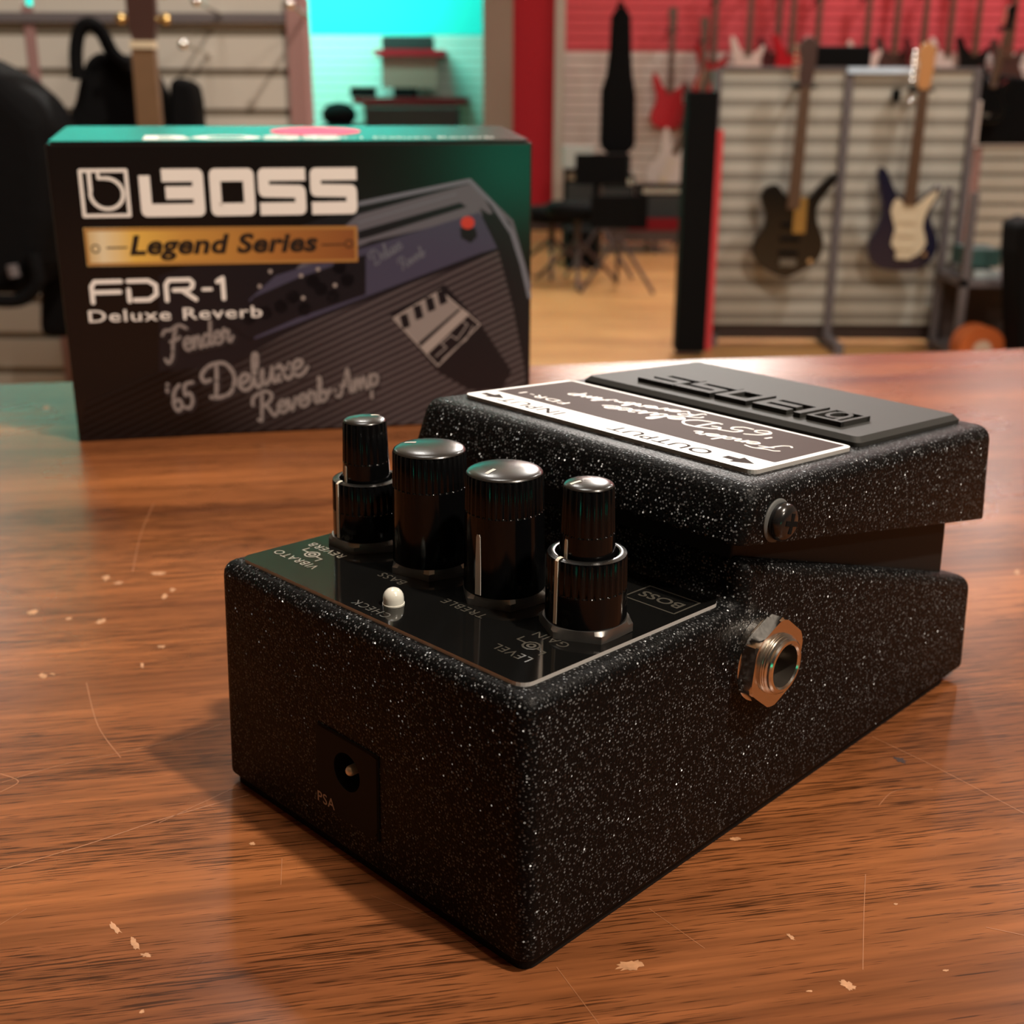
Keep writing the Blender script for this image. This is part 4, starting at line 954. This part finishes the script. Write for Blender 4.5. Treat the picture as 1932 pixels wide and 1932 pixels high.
# back wall guitars (row of necks above the stand)
YG = YR-.16
row = [(1260, 243, 'g_red', None, 1, 'cherry red double-horn guitar hung on the back wall left of the black column'),
       (1318, 262, 'g_brown', None, 1, 'dark guitar behind the black column, only its neck showing'),
       (1340, 190, 'g_red', None, 1, 'second red guitar peeking between the black column and the slatwall stand'),
       (1405, 176, 'g_white', 'g_white', 1, 'pale pink-white guitar above the left corner of the grey slatwall'),
       (1458, 178, 'g_dkred', None, 1, 'dark maroon guitar above the left half of the grey slatwall'),
       (1484, 172, 'g_red', None, 1, 'bright red guitar behind the headstock of the black guitar'),
       (1531, 186, 'g_brown', None, 1, 'brown guitar behind the left end of the amplifier head'),
       (1622, 184, 'g_white', None, 1, 'cream guitar behind the right end of the amplifier head'),
       (1676, 176, 'g_brown', None, 1, 'dark brown guitar just right of the amplifier head'),
       (1728, 178, 'g_dkred', 'cream', 1, 'maroon guitar above the maple headstock'),
       (1776, 178, 'g_white', 'g_white', 1, 'white guitar above the right corner of the grey slatwall'),
       (1826, 176, 'g_black', None, 1, 'black horned guitar above the right end post of the slatwall'),
       (1890, 180, 'g_brown', None, 1, 'rightmost dark guitar on the red-lit back wall')]
for px, py, bc, pg, fl2, lab in row:
    yy = YG-.08*(row.index((px, py, bc, pg, fl2, lab)) % 2); p = at(px, py, yy); guitar((p.x, yy, p.z), M[bc], M[pg] if pg else None, M['neck_wood'], M['neck_wood'], lab, 'guitars in a row on the red-lit back wall', flip=fl2, scale=.93, detail=False, wall=YR-.05-yy)
p = at(1243, 352, 9.6); guitar((p.x, 9.6, p.z-.02), M['g_white'], M['g_white'], M['neck_wood'], M['neck_wood'], 'large pale guitar leaning below the cherry red one', flip=1, tilt=math.radians(22), scale=.95)
# tall gig bag on the wall
bag('gig_bag', [(1133, 275), (1136, 170), (1146, 140), (1152, 90), (1155, 30), (1166, 12), (1180, 12), (1191, 30), (1192, 100), (1194, 140), (1200, 180), (1199, 275), (1185, 290), (1145, 290)], 9.3, .14, M['cloth'], 'tall black gig bag hanging upright against the pale wall right of the red pier', bev=.025,
    extra=[('strap', [(1166, 14), (1170, 4), (1178, 14)], .012, M['cloth'])])
# shelves with gear in the cyan bay
def shelf_unit(px0, px1, py, Y, m, label):
    a0 = at(px0, py, Y); a1 = at(px1, py, Y)
    g = thing('wall_shelf', label, 'shelf', ((a0.x+a1.x)/2, Y, a0.z))
    w = (a1.x-a0.x)/2
    mb = MB(); mb.box((-w, 0, -.05), (w, YF-.05-Y, 0)); mb.build('shelf_board', m, g)
    mb = MB(); mb.box((-w*.8, .05, -.32), (w*.8, .08, -.05)); mb.build('front_panel', M['post_brown'], g)
    return g
shelf_unit(705, 838, 93, 11.3, M['red'], 'upper red-edged wall shelf in the cyan-lit bay')
shelf_unit(665, 882, 184, 11.2, M['red_cloth'], 'lower dark red wall shelf in the cyan-lit bay')
zz_ = at(770, 93, 11.3).z
block('amplifier_head', 720, 816, 68, 93, 11.32, .25, M['grey_bg'], 'dark amplifier head on the upper red wall shelf', 'amplifier', .01, z0=zz_)
zz_ = at(770, 184, 11.2).z
block('amplifier_head', 660, 705, 165, 184, 11.25, .25, M['black_bg'], 'black box at the left end of the lower wall shelf', 'amplifier', .01, z0=zz_)
block('amplifier_head', 742, 785, 165, 184, 11.25, .25, M['black_bg'], 'small black unit in the middle of the lower wall shelf', 'amplifier', .01, z0=zz_)
block('combo_amplifier', 690, 865, 203, 330, 10.55, .45, M['grey_bg'], 'wide grey amplifier cabinet below the lower wall shelf', 'amplifier', .01, z0=0)
block('combo_amplifier', 608, 682, 236, 330, 10.5, .45, M['black_bg'], 'black cabinet under the round black case, mostly behind the box', 'amplifier', .01, z0=0)
m = MB(); p = at(640, 217, 10.7); m.ball((0, 0, 0), .15, 20, 12, sc=(1.0, .8, .7)); o = m.build('drum_case', M['black_bg'], smooth=60, loc=tuple(p)); tag(o, 'round black case left of the wide grey amplifier cabinet', 'case')
hook(726, 168, 10.9, 11.2, 'bright round lamp glint on the lower wall shelf')  # added ball and rod in place of a lamp glint, no hook
# left end and clutter in the middle
def amp(px0, px1, py0, py1, Y, label, z0=None):
    a_ = at(px0, py0, Y); b_ = at(px1, py1, Y); w = (b_.x-a_.x)/2; zb = b_.z if z0 is None else z0; h = a_.z-zb
    g = thing('combo_amplifier', label, 'amplifier', ((a_.x+b_.x)/2, Y, zb))
    m = MB(); m.box((-w, 0, 0), (w, .3, h)); m.build('cabinet', M['black_bg'], g, bevel=.01)
    m = MB(); m.box((-w*.86, -.008, h*.08), (w*.86, 0, h*.72)); m.build('grille', M['grey_bg'], g)
    m = MB(); m.box((-w*.86, -.008, h*.78), (w*.86, 0, h*.93)); m.build('control_panel', M['metal_bg'], g)
    return g
Yt = 8.7; zt2 = zat(421, Yt, 1240)
amp(1066, 1122, 318, 402, 8.92, 'black combo amplifier standing right of the red pier', zt2)
amp(1128, 1196, 330, 400, 8.9, 'black combo amplifier in the dark clutter under the tall gig bag', zt2)
amp(1206, 1292, 350, 420, 8.82, 'wide black amplifier on the black-clothed table', zt2)
block('mixer_case', 1062, 1120, 276, 318, 8.93, .28, M['pale'], 'pale grey mixer on top of the amplifier right of the red pier', 'mixer', .006, z0=at(1090, 318, 8.92).z)
block('mixer_case', 1124, 1190, 292, 330, 8.91, .28, M['grey_bg'], 'dark grey box under the foot of the tall gig bag', 'mixer', .006, z0=at(1160, 330, 8.9).z)
# black-clothed table with a red runner
Yt = 8.7; zt2 = zat(421, Yt, 1240)
T2 = thing('folding_table', 'dark table with a red cloth edge and thin legs in front of the amplifiers', 'table', (at(1180, 421, Yt).x, Yt, 0)); tx_ = T2.location.x
m = MB(); m.box((at(1062, 421, Yt).x-tx_, 0, zt2-.04), (at(1300, 421, Yt).x-tx_, .6, zt2)); m.build('table_top', M['black_bg'], T2)
m = MB(); m.box((at(1185, 421, Yt).x-tx_, -.01, zt2-.05), (at(1296, 421, Yt).x-tx_, 0, zt2+.035)); m.build('cloth_edge', M['red_cloth'], T2)
m = MB(); m.box((at(1140, 421, Yt).x-tx_, -.005, zt2-.13), (at(1300, 421, Yt).x-tx_, .02, zt2-.04)); m.build('apron', M['dark_trim'], T2)
for px in (1070, 1238, 1294):
    for y_ in (0.02, .56): m = MB(); m.box((at(px, 421, Yt).x-tx_-.014, y_, 0), (at(px, 421, Yt).x-tx_+.014, y_+.028, zt2-.04)); m.build('leg', M['dark_trim'], T2)
m = MB(); p = at(1203, 404, Yt-.05); m.ball((0, 0, 0), .045, 16, 10); tag(m.build('ball', M['g_white'], smooth=60, loc=tuple(p)), 'pale round ball at the left end of the red cloth edge', 'ball')
# drum hardware on the floor
def stool(px, Y, h, r, label, legs=3):
    p = at(px, 500, Y); g = thing('drum_throne', label, 'stool', (p.x, Y, 0))
    m = MB(); m.lathe([(r*.9, 0), (r, .03), (r, .07), (r*.9, .09), (.01, .095)], (0, 0, h-.09), n=28); m.build('seat', M['black_bg'], g, smooth=50)
    m = MB(); m.tube((0, 0, .15), (0, 0, h-.08), .02); m.build('pole', M['dark_trim'], g)
    for k in range(legs):
        t = 2*PI*k/legs+.5; m = MB(); m.tube((0, 0, h*.55), (.28*math.cos(t), .28*math.sin(t), .012), .012); m.build('leg', M['dark_trim'], g)
    return g
stool(1040, 7.6, .42, .17, 'black drum stool on the orange floor near the red pier')
stool(1088, 7.2, .48, .19, 'black drum stool in front of the dark table')
def stand(px, Y, h, label):
    p = at(px, 500, Y); g = thing('music_stand', label, 'stand', (p.x, Y, 0))
    m = MB(); m.tube((0, 0, .12), (0, 0, h), .012); m.build('pole', M['dark_trim'], g)
    for k in range(3):
        t = 2*PI*k/3-.6; m = MB(); m.tube((0, 0, .32), (.24*math.cos(t), .24*math.sin(t), .012), .011); m.build('leg', M['dark_trim'], g)
    m = MB(); m.box((-.16, -.015, h-.06), (.16, .015, h+.12)); m.build('desk', M['black_bg'], g)
stand(1165, 6.9, .42, 'thin three-legged black stand on the orange floor left of the black column')
stand(1130, 7.5, .62, 'taller three-legged black stand beside the drum stools')
def case(px0, px1, Y, h, label):
    a_ = at(px0, 500, Y).x; b_ = at(px1, 500, Y).x
    m = MB(); m.box((-(b_-a_)/2, 0, 0), ((b_-a_)/2, .45, h)); tag(m.build('equipment_case', M['black_bg'], bevel=.01, loc=((a_+b_)/2, Y, 0)), label, 'case')
case(1068, 1132, 7.9, .24, 'low black equipment case on the floor behind the drum stools')

# ------------------------------------------------------------------ light
def area(name, loc, size, energy, col, target=None, shape='DISK', sy=None, spread=None):
    l = bpy.data.lights.new(name, 'AREA'); l.shape = shape; l.size = size; l.energy = energy; l.color = col
    if sy: l.size_y = sy
    if spread: l.spread = spread
    o = bpy.data.objects.new(name, l); C.objects.link(o); o.location = loc
    d = (Vector(target)-Vector(loc)) if target is not None else Vector((0, 0, -1))
    o.rotation_euler = d.to_track_quat('-Z', 'Y').to_euler(); return o
WARM = (1.0, .86, .72); WARM2 = (1.0, .96, .90)
def sph(az, el, r, c=(0, .05, .97)):
    a, e = math.radians(az), math.radians(el); return (c[0]+r*math.cos(e)*math.cos(a), c[1]+r*math.cos(e)*math.sin(a), c[2]+r*math.sin(e))
area('ceiling_spot_key', sph(-29, 61, 3.3), .15, 135, WARM, (0, .05, .97))
area('ceiling_spot_second', sph(-44, 40, 3.8), .25, 38, WARM, (0, .2, .97))  # added fill light, brightens the front of the box
area('ceiling_lamp_ahead', (1.25, 7.4, 3.95), .42, 210, WARM2, (0, .1, .95))
area('ceiling_lamp_over_stand', (-.4, .9, 3.95), .9, 46, WARM2, (-.8, 2.4, .9))  # added out of view to brighten the left slatwall stand
for x, y, e in ((2.6, 3.4, 70), (-.6, 3.6, 30), (4.5, 6.5, 60), (-3.5, 7.0, 25), (3.6, 8.6, 50)):
    area('ceiling_lamp', (x, y, 3.98), .4, e, WARM2)
area('hanging_tube_lamp', (.85, 8.0, 2.98), 1.05, 34, (1, .9, .8), (.4, 2, 1.2), 'RECTANGLE', .16)
CY = (0.0, 1.0, .80); RD = (1.0, .12, .15)
area('ceiling_uplight', (-1.9, 6.8, 3.1), .8, 22, WARM2, (-1.9, 7.2, 4.1))  # added lamp, warms the ceiling mirrored in plate and table
area('cyan_wall_washer', (-3.4, YF-1.0, 3.85), 5.2, 170, CY, (-3.4, YF, 2.2), 'RECTANGLE', .2, math.radians(100))
area('cyan_bay_wash', (-1.9, 10.75, 2.55), 1.8, 55, (.42, 1.0, .84), (-1.9, YF, 1.1), 'RECTANGLE', .15)
area('red_wall_washer', ((XR+xw)/2, YR-.9, 3.9), abs(XR-xw), 55, RD, ((XR+xw)/2, YR, 2.0), 'RECTANGLE', .15)
area('green_sign_glow', (1.80, -3.6, .76), .30, 2.2, (.0, 1.0, .55), (0, .3, 1.0), 'RECTANGLE', .5)

w = bpy.data.worlds.new('room_air'); bpy.context.scene.world = w; w.use_nodes = True
w.node_tree.nodes['Background'].inputs[0].default_value = (.85, .80, .78, 1); w.node_tree.nodes['Background'].inputs[1].default_value = .015

# ------------------------------------------------------------------ camera
cam = bpy.data.cameras.new('camera'); co = bpy.data.objects.new('camera', cam); C.objects.link(co)
cam.sensor_fit = 'HORIZONTAL'; cam.sensor_width = 36; cam.lens = F_PX/1932*36
mw = Matrix(((CR.x, CU.x, -_fw.x, CAM.x), (CR.y, CU.y, -_fw.y, CAM.y), (CR.z, CU.z, -_fw.z, CAM.z), (0, 0, 0, 1)))
co.matrix_world = mw
cam.clip_start = .01; cam.clip_end = 60
cam.dof.use_dof = True; cam.dof.focus_distance = .178; cam.dof.aperture_fstop = cam.lens/1.32
sc = bpy.context.scene; sc.camera = co
sc.view_settings.view_transform = 'Standard'; sc.view_settings.look = 'None'; sc.view_settings.exposure = 0.0; sc.view_settings.gamma = 1.0; sc.view_settings.use_curve_mapping = False
sc.cycles.use_denoising = True
sc.cycles.sample_clamp_indirect = 6
